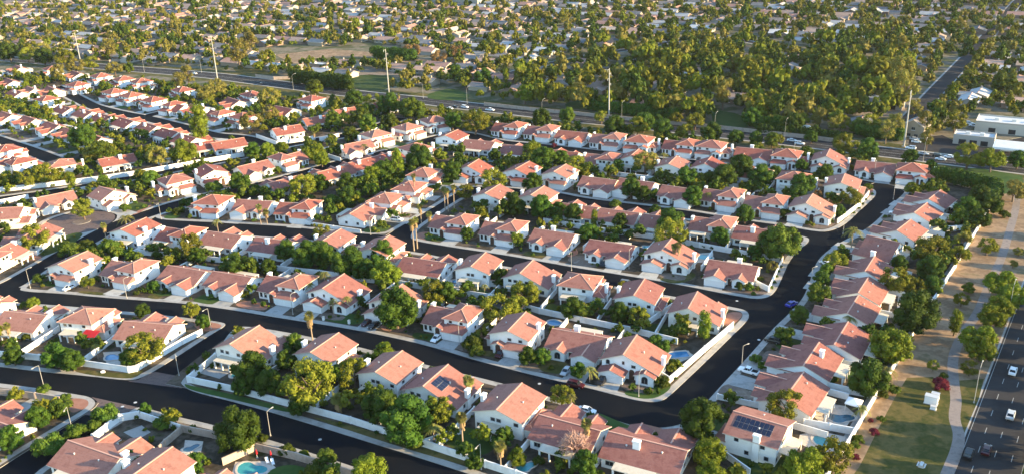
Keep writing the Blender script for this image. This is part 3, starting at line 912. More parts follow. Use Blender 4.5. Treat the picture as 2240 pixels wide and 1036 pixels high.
        for x in (-5.0, -3.2, 0.6): win(('y', 14.2, 1), x, 3.7, 1.2, 1.1)
        win(('y', 14.2, 1), 5.6, 0.8, 1.5, 1.4)
        patio(-5.6, 2.2, 14.2); chimney(7.5, 8.8, 5.8)
    elif kind == 'T4':
        vol('wall', -7.0, 4.2, 3.0, 13.6, 5.7, 'hip', 0.42)
        vol('wing_wall', 3.8, 7.6, 4.6, 13.0, 3.1, 'hip', 0.40)
        vol('garage_wall', -6.9, -0.4, 0.2, 3.2, 2.75, 'shed', zb=3.9, rname='garage_roof')
        vol('entry_wall', 0.6, 4.4, 1.0, 3.2, 3.6, 'gy', 0.42, rname='entry_roof')
        garage(-6.5, -0.8, 0.2, 1); entry(1.6, 1.0, 1.1)
        win(('y', 1.0, -1), 3.2, 0.8, 1.2, 1.5, True)
        for x in (-5.4, -2.0): win(('y', 3.0, -1), x, 4.2, 1.2, 1.0)
        win(('y', 4.6, -1), 6.0, 0.8, 1.2, 1.5, True)
        for y in (6.5, 10.5): win(('x', 7.6, 1), y, 0.9, 1.2, 1.3)
        for y, z in ((5.5, 4.0), (10.5, 4.0), (8, 0.9)): win(('x', -7.0, -1), y, z, 1.1, 1.2)
        for x in (-5.2, -3.4, 1.4): win(('y', 13.6, 1), x, 4.0, 1.2, 1.1)
        patio(-5.6, 2.4, 13.6); chimney(7.7, 9.6, 6.4)
    elif kind == 'T5':
        vol('wall', -5.6, 6.4, 2.4, 14.0, 5.5, 'gy', 0.36)
        vol('wing_wall', -7.5, -5.2, 4.0, 12.5, 2.9, 'hip', 0.38)
        vol('garage_wall', -0.6, 6.2, 0.0, 2.6, 2.75, 'shed', zb=3.8, rname='garage_roof')
        vol('entry_wall', -4.0, -0.9, 0.8, 2.6, 3.2, 'gy', 0.42, rname='entry_roof')
        garage(-0.1, 5.7, 0.0, 1); entry(-2.4, 0.8)
        for x in (0.6, 4.0): win(('y', 2.4, -1), x, 4.1, 1.2, 1.0)
        for y, z in ((5.0, 3.8), (11.0, 3.8), (7.5, 0.9), (12, 0.9)): win(('x', 6.4, 1), y, z, 1.1, 1.2)
        for y, z in ((6, 3.8), (11, 3.8)): win(('x', -5.6, -1), y, z, 1.1, 1.2)
        for x in (0.2, 1.7, -4.2): win(('y', 14.0, 1), x, 3.7, 1.2, 1.1)
        win(('y', 14.0, 1), 5.4, 0.8, 1.1, 1.3)
        patio(-3.0, 4.4, 14.0); chimney(6.5, 9.6, 7.4)
    rv = {'T1': [(-4.5, 10.6, 4.9), (3.2, 11.2, 7.2)], 'T2': [(-3.5, 11.2, 4.8), (3.6, 10.8, 5.0)], 'T3': [(2.4, 8.5, 6.1), (-4.4, 10.2, 6.5)], 'T4': [(-4.2, 10.2, 7.0), (1.8, 9.2, 7.0)], 'T5': [(3.2, 9.0, 6.8), (-3.0, 8.0, 6.5)]}[kind]
    for x, y, z in rv:
        b = MB(); b.tube([(x, y - S, z - 0.5), (x, y - S, z + 0.35)], 0.14, 6, 'galv'); b.tube([(x, y - S, z + 0.35), (x, y - S, z + 0.5)], [0.24, 0.10], 6, 'galv')
        part('roof_vent', b)
    return out


def _join(a, b):
    for vs_, m in [(None, None)]:
        pass
    k = len(a.v)
    a.v += b.v
    a.f += [tuple(i + k for i in f) for f in b.f]
    a.m += [a.slot(b.mats[i]) for i in b.m]
    return a


def mirror(b):
    b.v = [(-x, y, z) for x, y, z in b.v]
    b.f = [tuple(reversed(f)) for f in b.f]
    return b


PROTO = {}


def proto(kind, mir, v):
    """meshes of one house kind: [(name, mesh, [(child, mesh)])]"""
    key = (kind, mir, v)
    if key not in PROTO:
        L = []
        for name, b, ch in house_parts(kind, v):
            if mir: mirror(b); [mirror(c) for _, c in ch]
            L.append((name, b.mesh(name), [(cn, c.mesh(cn)) for cn, c in ch]))
        PROTO[key] = L
    return PROTO[key]


HOUSES = []      # (object, row key, index, world xy, px)


def make_house(x, y, th, kind, mir, v, sx=1.0, sy=1.0, fine=True):
    r = empty('house', (x, y, Z0), th)
    r.scale = (sx * 1.05, sy * 1.04, 0.95)
    for name, me, ch in proto(kind, mir, v):
        o = bpy.data.objects.new(name, me)
        COL.objects.link(o); o.parent = r
        if fine or name == 'patio_cover':
            for cn, cm in ch:
                c = bpy.data.objects.new(cn, cm); COL.objects.link(c); c.parent = o
        elif name == 'window':
            for cn, cm in ch:
                c = bpy.data.objects.new(cn, cm); COL.objects.link(c); c.parent = o
    return r


# rows: key -> (phrase, street direction pair, flip, setback to kerb, [(px, py, kind, mirrored, variant, sx, sy)])
ROWS = {
    'A': ("row facing the long middle street", ((250, 640), (1300, 850)), 0, 6.5, [
        (160, 588, 'T5', 0, 1), (281, 593, 'T1', 0, 1), (405, 609, 'T2', 0, 0), (505, 622, 'T2', 0, 0), (628, 627, 'T1', 0, 0), (736, 645, 'T3', 0, 0), (866, 668, 'T3', 0, 1),
        (990, 697, 'T1', 0, 0), (1127, 732, 'T5', 0, 1), (1264, 755, 'T2', 0, 0), (1386, 790, 'T3', 0, 0)]),
    'B': ("row of house backs above that street", ((460, 505), (1500, 650)), 1, 5.5, [
        (298, 509, 'T5', 1, 2), (402, 514, 'T1', 1, 2), (500, 525, 'T2', 0, 0), (608, 538, 'T2', 1, 0), (733, 535, 'T5', 0, 1), (838, 551, 'T5', 0, 1), (935, 583, 'T2', 1, 0),
        (1052, 590, 'T5', 0, 0), (1165, 606, 'T3', 1, 1), (1280, 626, 'T4', 1, 0), (1402, 652, 'T5', 0, 0), (1527, 680, 'T3', 1, 1)]),
    'C': ("row below the second street", ((985, 545), (1600, 640)), 0, 6.5, [
        (992, 491, 'T1', 0, 0), (1101, 505, 'T1', 0, 0), (1210, 527, 'T2', 0, 0), (1336, 552, 'T2', 0, 0), (1465, 563, 'T3', 0, 1), (1601, 598, 'T2', 1, 0)]),
    'D': ("row of backs behind the round pool", ((1122, 425), (1717, 505)), 1, 5.5, [
        (1082, 433, 'T5', 0, 0), (1180, 437, 'T5', 0, 1), (1268, 463, 'T2', 0, 0), (1358, 475, 'T2', 1, 0), (1452, 488, 'T2', 0, 0), (1562, 492, 'T1', 1, 0), (1660, 515, 'T2', 1, 0)]),
    'E': ("row facing the upper street", ((1218, 425), (1717, 500)), 0, 6.0, [
        (1040, 378, 'T3', 0, 2), (1140, 382, 'T5', 0, 2), (1222, 388, 'T5', 0, 1), (1309, 408, 'T2', 0, 0), (1390, 413, 'T2', 1, 0), (1485, 429, 'T2', 0, 0), (1580, 433, 'T1', 0, 0),
        (1675, 448, 'T1', 0, 0), (1776, 460, 'T3', 0, 1)]),
    'F': ("row of backs below the top street", ((1096, 313), (1700, 377)), 1, 5.0, [
        (992, 307, 'T5', 0, 2), (1053, 320, 'T2', 1, 0), (1138, 332, 'T2', 0, 0), (1232, 343, 'T2', 0, 2), (1318, 350, 'T1', 1, 0), (1397, 352, 'T3', 1, 2), (1474, 369, 'T5', 0, 1), (1557, 369, 'T3', 1, 2),
        (1650, 382, 'T2', 0, 2), (1744, 397, 'T4', 1, 0), (1845, 410, 'T5', 0, 1)]),
    'G': ("top row backing onto the wide road", ((1096, 305), (1800, 378)), 0, 6.0, [
        (1113, 283, 'T1', 0, 2), (1184, 290, 'T1', 0, 0), (1252, 303, 'T2', 0, 2), (1329, 308, 'T1', 0, 0), (1404, 316, 'T4', 0, 2), (1488, 322, 'T1', 0, 2), (1562, 328, 'T4', 0, 0), (1648, 342, 'T2', 0, 2),
        (1727, 348, 'T4', 0, 2), (1816, 356, 'T3', 0, 1), (1914, 373, 'T2', 0, 0), (2001, 380, 'T4', 0, 2)]),
    'I': ("row with back gardens on the lowest street", ((632, 720), (1300, 880)), 1, 5.5, [
        (556, 757, 'T3', 1, 1), (720, 775, 'T5', 0, 1), (860, 817, 'T5', 0, 1), (972, 848, 'T3', 1, 1), (1122, 895, 'T5', 0, 1), (1252, 942, 'T2', 0, 0), (1420, 982, 'T2', 1, 0, 1.12, 1.05)]),
    'J': ("corner row left of the crossing", ((45, 655), (427, 690)), 1, 5.0, [
        (-32, 672, 'T2', 0, 1), (68, 700, 'T2', 1, 1), (205, 701, 'T4', 1, 1), (335, 722, 'T2', 0, 1)]),
    'L': ("row above the left cross street", ((352, 490), (789, 520)), 0, 5.5, [
        (459, 449, 'T4', 1, 2), (556, 457, 'T2', 1, 0), (652, 460, 'T1', 0, 2)]),
    'LR': ("group facing the palm lined side street", ((905, 500), (1000, 430)), 2, 5.5, [
        (797, 470, 'T2', 0, 0), (845, 447, 'T4', 1, 0), (897, 421, 'T4', 1, 0), (934, 386, 'T4', 0, 0)]),
    'M': ("row among the tall central trees", ((640, 387), (877, 327)), 1, 5.5, [
        (622, 405, 'T2', 0, 0), (726, 382, 'T2', 0, 2), (783, 364, 'T2', 1, 2), (838, 350, 'T2', 0, 2), (912, 330, 'T4', 1, 0)]),
    'N': ("row above the curving left street", ((270, 487), (640, 387)), 0, 5.5, [
        (122, 443, 'T2', 1, 1), (247, 432, 'T3', 0, 1), (379, 405, 'T4', 1, 0), (465, 385, 'T5', 1, 2), (558, 373, 'T2', 1, 0), (633, 351, 'T1', 1, 0), (780, 327, 'T2', 1, 1), (820, 304, 'T4', 1, 1),
        (890, 289, 'T4', 1, 1), (946, 273, 'T4', 1, 0)]),
    'O': ("group left of the round turning circle", ((20, 624), (200, 522)), 3, 6.0, [
        (35, 472, 'T3', 0, 1), (70, 520, 'T2', 0, 0), (-12, 562, 'T1', 0, 1)]),
    'P': ("row above the white perimeter wall", ((0, 436), (560, 335)), 1, 5.0, [
        (142, 366, 'T4', 1, 1), (255, 355, 'T2', 0, 2), (372, 338, 'T2', 1, 2), (430, 325, 'T2', 0, 2), (498, 319, 'T2', 0, 2), (626, 289, 'T2', 1, 2), (692, 267, 'T2', 0, 2), (745, 250, 'T2', 0, 2), (842, 233, 'T2', 1, 2)]),
    'K': ("corner at the lower left", ((310, 862), (900, 1030)), 1, 5.0, [
        (-10, 930, 'T2', 0, 0), (222, 1000, 'T2', 1, 1, 1.05, 1.0), (345, 1042, 'T5', 0, 1, 1.0, 1.0), (478, 1085, 'T2', 1, 1)]),
    'H': ("east row along the curved street", ((1500, 905), (1700, 670)), 3, 6.0, [
        (1655, 945, 'T5', 0, 1), (1722, 862, 'T2', 1, 0, 1.0, 1.15), (1760, 793, 'T2', 0, 0, 0.95, 1.15), (1825, 747, 'T2', 1, 0, 1.0, 1.2), (1852, 683, 'T2', 0, 0, 0.9, 1.15), (1876, 640, 'T2', 1, 0, 0.9, 1.1),
        (1890, 594, 'T2', 0, 0, 0.9, 1.1), (1918, 548, 'T3', 0, 0), (1966, 508, 'T2', 0, 0, 0.9, 1.1), (2003, 470, 'T2', 1, 0, 0.9, 1.1), (2034, 441, 'T2', 0, 0, 0.9, 1.1)]),
    'Q': ("roof chain along the far left street", ((0, 298), (130, 345)), 0, 5.0, [
        (-50, 245, 'T2', 0, 2), (12, 260, 'T2', 0, 2), (62, 270, 'T2', 1, 2), (112, 284, 'T2', 0, 2), (152, 297, 'T2', 1, 2), (205, 311, 'T2', 0, 2)]),
    'R': ("roof chain below the bending far street", ((181, 222), (420, 284)), 1, 4.5, [
        (45, 208, 'T2', 0, 2), (105, 223, 'T4', 0, 2), (150, 243, 'T2', 1, 2), (196, 252, 'T2', 0, 2), (236, 262, 'T2', 1, 2), (285, 272, 'T2', 0, 2), (335, 283, 'T2', 1, 2), (378, 296, 'T2', 0, 2), (418, 309, 'T2', 1, 2)]),
    'T': ("row above the bending far street", ((213, 236), (420, 284)), 0, 4.5, [
        (172, 193, 'T4', 0, 2), (252, 209, 'T4', 0, 2), (290, 217, 'T4', 0, 2), (332, 226, 'T4', 1, 2), (385, 238, 'T1', 1, 2), (430, 244, 'T2', 1, 2), (477, 255, 'T1', 0, 2), (534, 264, 'T4', 0, 2), (618, 248, 'T2', 1, 2), (678, 224, 'T4', 1, 2)]),
    'U': ("rooftops beside the far verge", ((120, 190), (267, 249)), 0, 4.5, [
        (20, 185, 'T2', 1, 2), (-20, 160, 'T2', 0, 2), (38, 155, 'T2', 0, 2), (115, 158, 'T4', 0, 2), (165, 168, 'T2', 1, 2), (222, 174, 'T4', 0, 2), (268, 180, 'T4', 1, 2), (310, 186, 'T4', 0, 2), (397, 204, 'T4', 1, 2),
        (508, 229, 'T2', 0, 2), (548, 214, 'T4', 1, 2), (65, 203, 'T2', 1, 2), (110, 203, 'T2', 0, 2)]),
    'V': ("cluster at the far left edge", ((0, 308), (118, 350)), 1, 4.5, [
        (-30, 325, 'T4', 0, 2), (22, 335, 'T4', 1, 2), (48, 358, 'T1', 1, 2), (-10, 368, 'T2', 0, 2)]),
}
SHORT = {'A': "middle street row", 'B': "middle backs row", 'C': "second street row", 'D': "pool backs row", 'E': "upper street row", 'F': "upper backs row", 'G': "top row", 'I': "lowest backs row",
         'J': "crossing corner row", 'L': "cross street row", 'LR': "palm street row", 'M': "central trees row", 'N': "curving street row", 'O': "turning circle group", 'P': "perimeter wall row", 'K': "lower left corner", 'H': "east row",
         'Q': "far left chain", 'R': "far bend chain", 'T': "far bend row", 'U': "far verge group", 'V': "far left cluster"}
EXTRA = {'A': "facing the long street", 'B': "backs to the viewer", 'C': "with front driveways", 'D': "behind the round pool", 'E': "with front driveways", 'F': "backs to the viewer", 'G': "below the wide road", 'I': "gardens on lowest street",
         'J': "left of the crossing", 'L': "at left centre", 'LR': "by the tall palms", 'M': "among tall trees", 'N': "at left", 'O': "at left edge", 'P': "above the long wall", 'K': "", 'H': "beside the park wall",
         'Q': "roofs in line", 'R': "roofs in line", 'T': "facing the bend", 'U': "near the wide road", 'V': ""}
STOR = {'T1': "part two-storey", 'T2': "single-storey", 'T3': "two-storey wide-gabled", 'T4': "two-storey hip-roofed", 'T5': "tall two-storey gabled"}
TINT = {0: "white", 1: "warm white", 2: "cool white"}
FILL_DRIVES = []
for key, (phrase, (pa, pb), flip, setback, L) in ROWS.items():
    base = ang(pa, pb)
    th = {0: base, 1: base + math.pi, 2: base, 3: base + math.pi}[flip]
    for i, h in enumerate(L):
        px, py, kind, mir, v = h[:5]
        if key == 'H' and i: h = (*h[:5], *(q * 0.93 for q in (h[5:7] if len(h) > 6 else (0.98, 1.0))))
        if kind == 'T2' and (rnd.random() < 0.45 or (key == 'H' and i != 2)): v += 3
        sx, sy = h[5:7] if len(h) > 6 else (rnd.uniform(0.95, 1.04), rnd.uniform(0.95, 1.05))
        g = G(px, py, 2.4 if kind == 'T2' else 3.2)
        fine = py > 330
        a = th + (math.radians(rnd.uniform(-1.5, 1.5)))
        if key == 'H' and i >= 7: a = ang((1810, 548), (1948, 449)) + math.pi
        if key == 'O': a = [base + 0.3, base + math.pi + 0.15, base + math.pi][i]
        if key == 'N':
            s6 = STW['S6'][0]
            j = min(range(len(s6) - 1), key=lambda j: np.linalg.norm(s6[j] - g[:2]))
            d = s6[j + 1] - s6[j]; a = math.atan2(d[1], d[0])
            if i == 0: a = base - 0.1
        if key == 'E' and i == 0: a = th + 0.1
        o = make_house(g[0], g[1], a, kind, mir, v, sx, sy, fine)
        lab = "%s house, %s from left in the %s%s" % (STOR[kind], ORD[i], SHORT[key], ", " + EXTRA[key] if EXTRA[key] else "")
        HOUSES.append((o, key, i, np.array(g[:2]), (px, py), a, kind, mir))
        o["label"] = lab; o["category"] = "house"; o["group"] = "red roofed houses of the estate"


SEG_A = np.array([c[i] for c, w in STW.values() for i in range(len(c) - 1)])
SEG_B = np.array([c[i + 1] for c, w in STW.values() for i in range(len(c) - 1)])
SEG_W = [w for c, w in STW.values() for i in range(len(c) - 1)]


def near_dist(q):
    """distance from a point to the nearest street centre line, and that line's point and width"""
    d = SEG_B - SEG_A
    t = np.clip(((q - SEG_A) * d).sum(1) / (d * d).sum(1), 0, 1)
    P = SEG_A + d * t[:, None]
    e = np.hypot(*(P - q).T)
    i = int(np.argmin(e))
    return float(e[i]), P[i], SEG_W[i]


# driveways: from each garage door to the kerb
for o, key, i, xy, px, a, kind, mir in HOUSES:
    gx = {'T1': 3.5, 'T2': 4.0, 'T3': -3.8, 'T4': -3.6, 'T5': 2.8}[kind] * (-1 if mir else 1) * o.scale[0]
    w = 5.8
    R2 = np.array([[math.cos(a), -math.sin(a)], [math.sin(a), math.cos(a)]])
    f0 = -7.4 * o.scale[1]
    d, p, sw = near_dist(xy + R2 @ np.array([gx, f0]))
    L = d - min(sw, 9.8) / 2 - 0.3
    if L < 1.5 or L > 16: continue
    P = [xy + R2 @ np.array(q) for q in ((gx - w / 2, f0 + 0.1), (gx - w / 2 - 0.4, f0 - L), (gx + w / 2 + 0.4, f0 - L), (gx + w / 2, f0 + 0.1))]
    sheet("driveway", P, 'drive', Z0 + 0.012)
    FILL_DRIVES.append((xy, R2, gx, f0, L))
    # front bed beside the drive
    for sgn in (-1, 1):
        if rnd.random() < 0.65:
            b0 = gx + sgn * (w / 2 + 0.5); b1 = sgn * 7.4 * o.scale[0]
            if (b1 - b0) * sgn < 2: continue
            P = [xy + R2 @ np.array(q) for q in ((b0, f0 + 1.5), (b0, f0 - L + 2.3), (b1, f0 - L + 2.3), (b1, f0 + 1.5))]
            m = rnd.choice(['gravel', 'gravel', 'redrock', 'lawn', 'drylawn'])
            sheet("lawn" if 'lawn' in m else "gravel_bed", chaikin(P, 1), m, Z0 + 0.009)

# solar panels, a red canvas awning
H = {(h[1], h[2]): h for h in HOUSES}


def solar(o, x0, y0, z0, dx, dz, nx, ny, pitch_axis, sgn):
    """panels lying on a slope of house o; columns run along y, rows down the slope"""
    for a in range(nx):
        for c in range(ny):
            b = MB()
            y = y0 + a * 1.08
            s0, s1 = c * 1.75, c * 1.75 + 1.68
            q = [(x0 + sgn * s0 * dx, y, z0 - s0 * dz), (x0 + sgn * s1 * dx, y, z0 - s1 * dz), (x0 + sgn * s1 * dx, y + 1.02, z0 - s1 * dz), (x0 + sgn * s0 * dx, y + 1.02, z0 - s0 * dz)]
            if sgn < 0: q = q[::-1]
            b.slab(q, 0.05, 'solar', 'galv')
            b.build('solar_panel', o)


def slope_solar(o, kind, mir, side, nx, ny, y0):
    if kind == 'T5':
        xr, zr, p = 0.4, 5.5 + 6.0 * 0.36 + 0.12, 0.36
    elif kind == 'T3':
        xr, zr, p = -1.4, 7.7 + 0.12, (7.7 - 3.3) / 8.8 if side > 0 else (7.7 - 5.0) / 5.8
    L = math.sqrt(1 + p * p)
    s = side
    if mir: xr, s = -xr, -side
    solar(o, xr + s * 0.9 / L, y0, zr - 0.9 * p / L + 0.10, 1 / L, p / L, nx, ny, 'y', s)


slope_solar(H[('H', 0)][0], 'T5', 0, 1, 8, 2, -4.2)
slope_solar(H[('I', 3)][0], 'T3', 1, 1, 4, 2, 0.6)
h = H[('J', 2)]
b = MB()
b.slab([(-7.0, 6.0, 3.4), (-2.0, 6.0, 3.4), (-2.0, 9.4, 2.7), (-7.0, 9.4, 2.7)], 0.06, 'redcloth', 'redcloth')
for x in (-6.9, -2.1): b.tube([(x, 9.3, 0), (x, 9.3, 2.65)], 0.05, 6, 'white')
aw = b.build('awning'); aw.matrix_world = Matrix.Translation(h[0].location) @ Matrix.Rotation(h[5], 4, 'Z')
later(aw, "red canvas awning on poles behind a house left of the crossing", "awning", None, h[0].location)

# ------------------------------------------------------------------ garden walls
def wall(pts, hgt, m, label, group="garden walls", capm=None, world_pts=False, thick=0.22):
    P = [np.array(p[:2]) for p in pts] if world_pts else px_poly(pts)
    o0 = P[len(P) // 2]
    r = empty('garden_wall', (o0[0], o0[1], Z0))
    for i in range(len(P) - 1):
        d = P[i + 1] - P[i]; L = np.linalg.norm(d)
        if L < 0.3: continue
        d = d / L; nrm = np.array([-d[1], d[0]])
        a, e = P[i] - o0, P[i + 1] - o0
        def prism(b, t, z0, z1, mm, ext):
            q = [a - d * ext + nrm * t, a - d * ext - nrm * t, e + d * ext - nrm * t, e + d * ext + nrm * t]
            q = [q[0], q[1], q[2], q[3]]
            b.faces([(*p, z0) for p in q] + [(*p, z1) for p in q], [(3, 2, 1, 0)[::-1] if False else (0, 3, 2, 1), (4, 5, 6, 7), (0, 1, 5, 4), (1, 2, 6, 5), (2, 3, 7, 6), (3, 0, 4, 7)], mm)
        b = MB(); prism(b, thick / 2, 0, hgt, m, 0.0 if i % 2 else 0.02); b.build('wall_panel', r)
        c = MB(); prism(c, thick / 2 + 0.05, hgt + 0.002 * (i % 2), hgt + 0.09 + 0.003 * (i % 2), m if capm is None else capm, 0.06); c.build('coping', r)
        q = MB(); q.box(a[0] - 0.24, a[0] + 0.24, a[1] - 0.24, a[1] + 0.24, 0, hgt + 0.18, m); q.build('pier', r)
    later(r, label, "wall", group)
    return r


ww = 'whitewall'
for pts, hgt, m, lab in [
    ([(-60, 772), (0, 780), (88, 788), (179, 800), (283, 815), (300, 812), (320, 800), (400, 753), (444, 731)], 1.9, ww, "white wall wrapping the corner garden with the kidney pool"),
    ([(472, 786), (412, 836), (515, 858), (635, 890), (768, 926), (850, 952)], 1.9, ww, "white wall round the corner terrace right of the crossing"),
    ([(850, 952), (925, 976), (1021, 1008), (1062, 1022), (1130, 1044), (1240, 1085)], 1.9, ww, "white wall behind the lawn with the fan palm"),
    ([(-30, 861), (30, 867), (80, 873), (133, 882)], 2.0, 'tanwall', "tan block wall at the lower left corner garden"),
    ([(38, 957), (82, 942)], 1.8, ww, "short white wall beside the lower left house"),
    ([(205, 965), (235, 942), (262, 921), (307, 914), (336, 924), (400, 945)], 2.0, ww, "stepped white wall round the rock garden at lower left"),
    ([(400, 945), (363, 976), (350, 990)], 1.9, 'tanwall', "tan wall between two lower left gardens"),
    ([(400, 945), (467, 958), (560, 985), (650, 1006), (745, 1036), (860, 1075)], 2.0, 'tanwall', "long tan wall along the lowest street"),
    ([(560, 985), (488, 1018)], 2.0, 'tanwall', "tan wall beside the two sunloungers"),
    ([(1446, 826), (1464, 838), (1541, 770), (1604, 716)], 1.9, ww, "white wall along the street beside the rectangular pool"),
    ([(1271, 705), (1391, 730), (1482, 753)], 1.9, ww, "white wall behind the rectangular pool garden"),
    ([(1469, 676), (1391, 729)], 1.9, ww, "slanting white wall left of the large porch"),
    ([(1651, 623), (1681, 638), (1712, 571)], 1.8, ww, "white wall with round shrubs at the street bend"),
    ([(1665, 565), (1705, 574)], 1.8, ww, "short white wall behind the corner garden"),
    ([(1832, 489), (1858, 469), (1882, 450), (1900, 427)], 1.8, ww, "white wall along the upper bend"),
    ([(-30, 424), (0, 421), (96, 411), (203, 398), (299, 384), (405, 365), (535, 343)], 2.2, ww, "long white wall along the left perimeter street"),
    ([(-20, 452), (64, 435)], 2.0, ww, "white wall below the perimeter street, far left"),
    ([(160, 423), (212, 414)], 2.0, ww, "white wall behind the turning circle houses"),
    ([(562, 302), (606, 318), (690, 306)], 2.0, ww, "white corner wall at the far street junction"),
    ([(720, 346), (746, 354)], 1.9, ww, "short white wall at the tree shaded junction"),
    ([(763, 305), (800, 296), (835, 285)], 2.0, ww, "white wall left of the upper entrance road"),
    ([(2182, 428), (2142, 498), (2090, 585), (2040, 664), (2000, 730), (1960, 799), (1915, 871), (1853, 978), (1790, 1075)], 2.0, 'whitewall', "long pale wall between the east gardens and the park"),
    ([(1758, 931), (1815, 941), (1868, 951)], 1.9, ww, "white wall between two east row pools"),
    ([(1808, 850), (1860, 862), (1915, 872)], 1.9, ww, "pale wall above the white tent garden"),
    ([(2038, 507), (2090, 505), (2138, 500)], 1.9, ww, "white wall at the top of the east row"),
    ([(35, 556), (82, 558), (120, 526)], 1.6, ww, "white wall round the left corner lawn"),
    ([(673, 492), (730, 501), (790, 510)], 1.3, ww, "low white wall below the big sloping roof"),
    ([(305, 557), (400, 566), (500, 576), (600, 591), (700, 602), (800, 617)], 1.9, ww, "white wall between the back gardens on the left"),
    ([(800, 617), (870, 624), (940, 635), (1080, 656), (1180, 686), (1271, 705)], 1.9, ww, "white wall between the back gardens in the middle"),
    ([(1190, 488), (1250, 498), (1330, 511), (1420, 522), (1530, 542), (1640, 562)], 1.9, ww, "white wall behind the houses with the round pool"),
    ([(1290, 379), (1390, 391), (1480, 402), (1600, 411), (1720, 431)], 1.9, ww, "white wall between the two upper house rows"),
    ([(720, 330), (650, 344)], 1.9, ww, "white wall left of the bright tall tree"),
    ([(1585, 1000), (1640, 1040)], 1.7, ww, "slanting white wall below the solar roof house"),
    ([(1570, 873), (1640, 888), (1690, 900)], 1.5, ww, "low white wall in front of the solar roof house"),
    ([(1010, 948), (985, 955), (925, 976)], 1.8, ww, "white wall left of the fan palm lawn"),
    ([(700, 310), (742, 300)], 1.9, ww, "far white wall beside the entrance trees"),
]:
    wall(pts, hgt, m, lab)
# side walls between neighbouring back gardens
SIDE = {'A': (2.0, 12.0), 'B': (2.0, 11.0), 'C': (2.0, 11.0), 'D': (2.0, 10.0), 'E': (2.0, 11.0), 'F': (2.0, 9.0), 'I': (2.0, 14.0), 'H': (2.0, 8.0), 'L': (2.0, 9.0), 'J': (2.0, 13.0)}
for key, (y0, y1) in SIDE.items():
    hs = [h for h in HOUSES if h[1] == key]
    for h1, h2 in zip(hs[:-1], hs[1:]):
        if np.linalg.norm(h1[3] - h2[3]) > 33: continue
        mid = (h1[3] + h2[3]) / 2
        a = (h1[5] + h2[5]) / 2
        back = np.array([-math.sin(a), math.cos(a)])
        wall([mid + back * y0, mid + back * (y0 + 5.5 + y1 - 2)], 1.8, ww, "side garden wall between %s and %s house of the %s" % (ORD[h1[2]], ORD[h2[2]], SHORT[key]), world_pts=True)

# ------------------------------------------------------------------ trees
def leaf_quads(C, N, size, r):
    """quads at points C with normals N"""
    n = len(C)
    a = np.cross(N, r.normal(size=(n, 3))); a /= np.linalg.norm(a, axis=1, keepdims=True) + 1e-9
    b = np.cross(N, a)
    s = (size * r.uniform(0.55, 1.35, n))[:, None]
    e = r.uniform(0.55, 1.0, n)[:, None]
    V = np.stack([C - a * s - b * s * e, C + a * s - b * s * e * 0.7, C + a * s * 0.8 + b * s * e, C - a * s * 0.9 + b * s * e], 1)
    return V.reshape(-1, 3)


ICO_V, ICO_F = None, None


def ico():
    global ICO_V, ICO_F
    import bmesh
    bm = bmesh.new(); bmesh.ops.create_icosphere(bm, subdivisions=1, radius=1.0)
    ICO_V = np.array([v.co[:] for v in bm.verts]); ICO_F = np.array([[v.index for v in f.verts] for f in bm.faces])
    bm.free()


ico()


def crown_geo(puffs, per, size, r, jit=0.65, core=0.86, droop=0.0):
    """leaf clumps round puffs [(centre, radius, squash)], unit crown; returns quads V and core triangles"""
    VV, CV, CF = [], [], []
    cs = np.array([p[0] for p in puffs]); rs = np.array([p[1] for p in puffs])
    for k, (c, rad, sq) in enumerate(puffs):
        n = max(6, int(per * rad * rad))
        d = r.normal(size=(n, 3)); d /= np.linalg.norm(d, axis=1, keepdims=True)
        d[:, 2] = np.where(d[:, 2] < -0.55, -d[:, 2], d[:, 2])
        p = np.array(c) + d * np.array([1, 1, sq]) * rad * r.uniform(0.80, 1.10, (n, 1))
        keep = np.ones(n, bool)
        for j in range(len(puffs)):
            if j != k: keep &= np.linalg.norm((p - cs[j]) / np.array([1, 1, puffs[j][2]]), axis=1) > rs[j] * 0.78
        p, d = p[keep], d[keep]
        if droop: p[:, 2] -= droop * r.uniform(0, 1, len(p)) * (1 - d[:, 2])
        N = d + jit * r.normal(size=d.shape); N /= np.linalg.norm(N, axis=1, keepdims=True)
        VV.append(leaf_quads(p, N, size, r))
        if core:
            CF.append(ICO_F + sum(len(q) for q in CV)); CV.append(np.array(c) + ICO_V * rad * core * np.array([1, 1, sq]))
    V = np.concatenate(VV)
    return V, (np.concatenate(CV) if CV else np.zeros((0, 3))), (np.concatenate(CF) if CF else np.zeros((0, 3), int))


def crown_mesh(name, geo, m):
    V, CV, CF = geo
    nq = len(V) // 4
    me = bpy.data.meshes.new(name)
    A = np.concatenate([V, CV]).astype(np.float32)
    me.vertices.add(len(A)); me.vertices.foreach_set("co", A.ravel())
    li = np.concatenate([np.arange(nq * 4), (CF + nq * 4).ravel()]).astype(np.int32)
    me.loops.add(len(li)); me.loops.foreach_set("vertex_index", li)
    ls = np.concatenate([np.arange(nq) * 4, nq * 4 + np.arange(len(CF)) * 3]).astype(np.int32)
    me.polygons.add(len(ls)); me.polygons.foreach_set("loop_start", ls)
    me.materials.append(M[m])
    me.update(calc_edges=True)
    return me


def puffs_dome(r, n, R=1.0, zc=1.15, sq=0.95, pr=(0.30, 0.46), tall=1.0, full=False):
    out = [((0, 0, zc), R * 0.62, sq)]
    for i in range(n):
        d = r.normal(size=3); d /= np.linalg.norm(d); d[2] = max(d[2], -0.62) if full else abs(d[2]) - 0.42 * (r.random() < 0.5)
        rad = r.uniform(*pr) * R
        k = R - rad * 0.8
        out.append(((d[0] * k, d[1] * k, zc + d[2] * k * sq * tall), rad, 0.9))
    return out


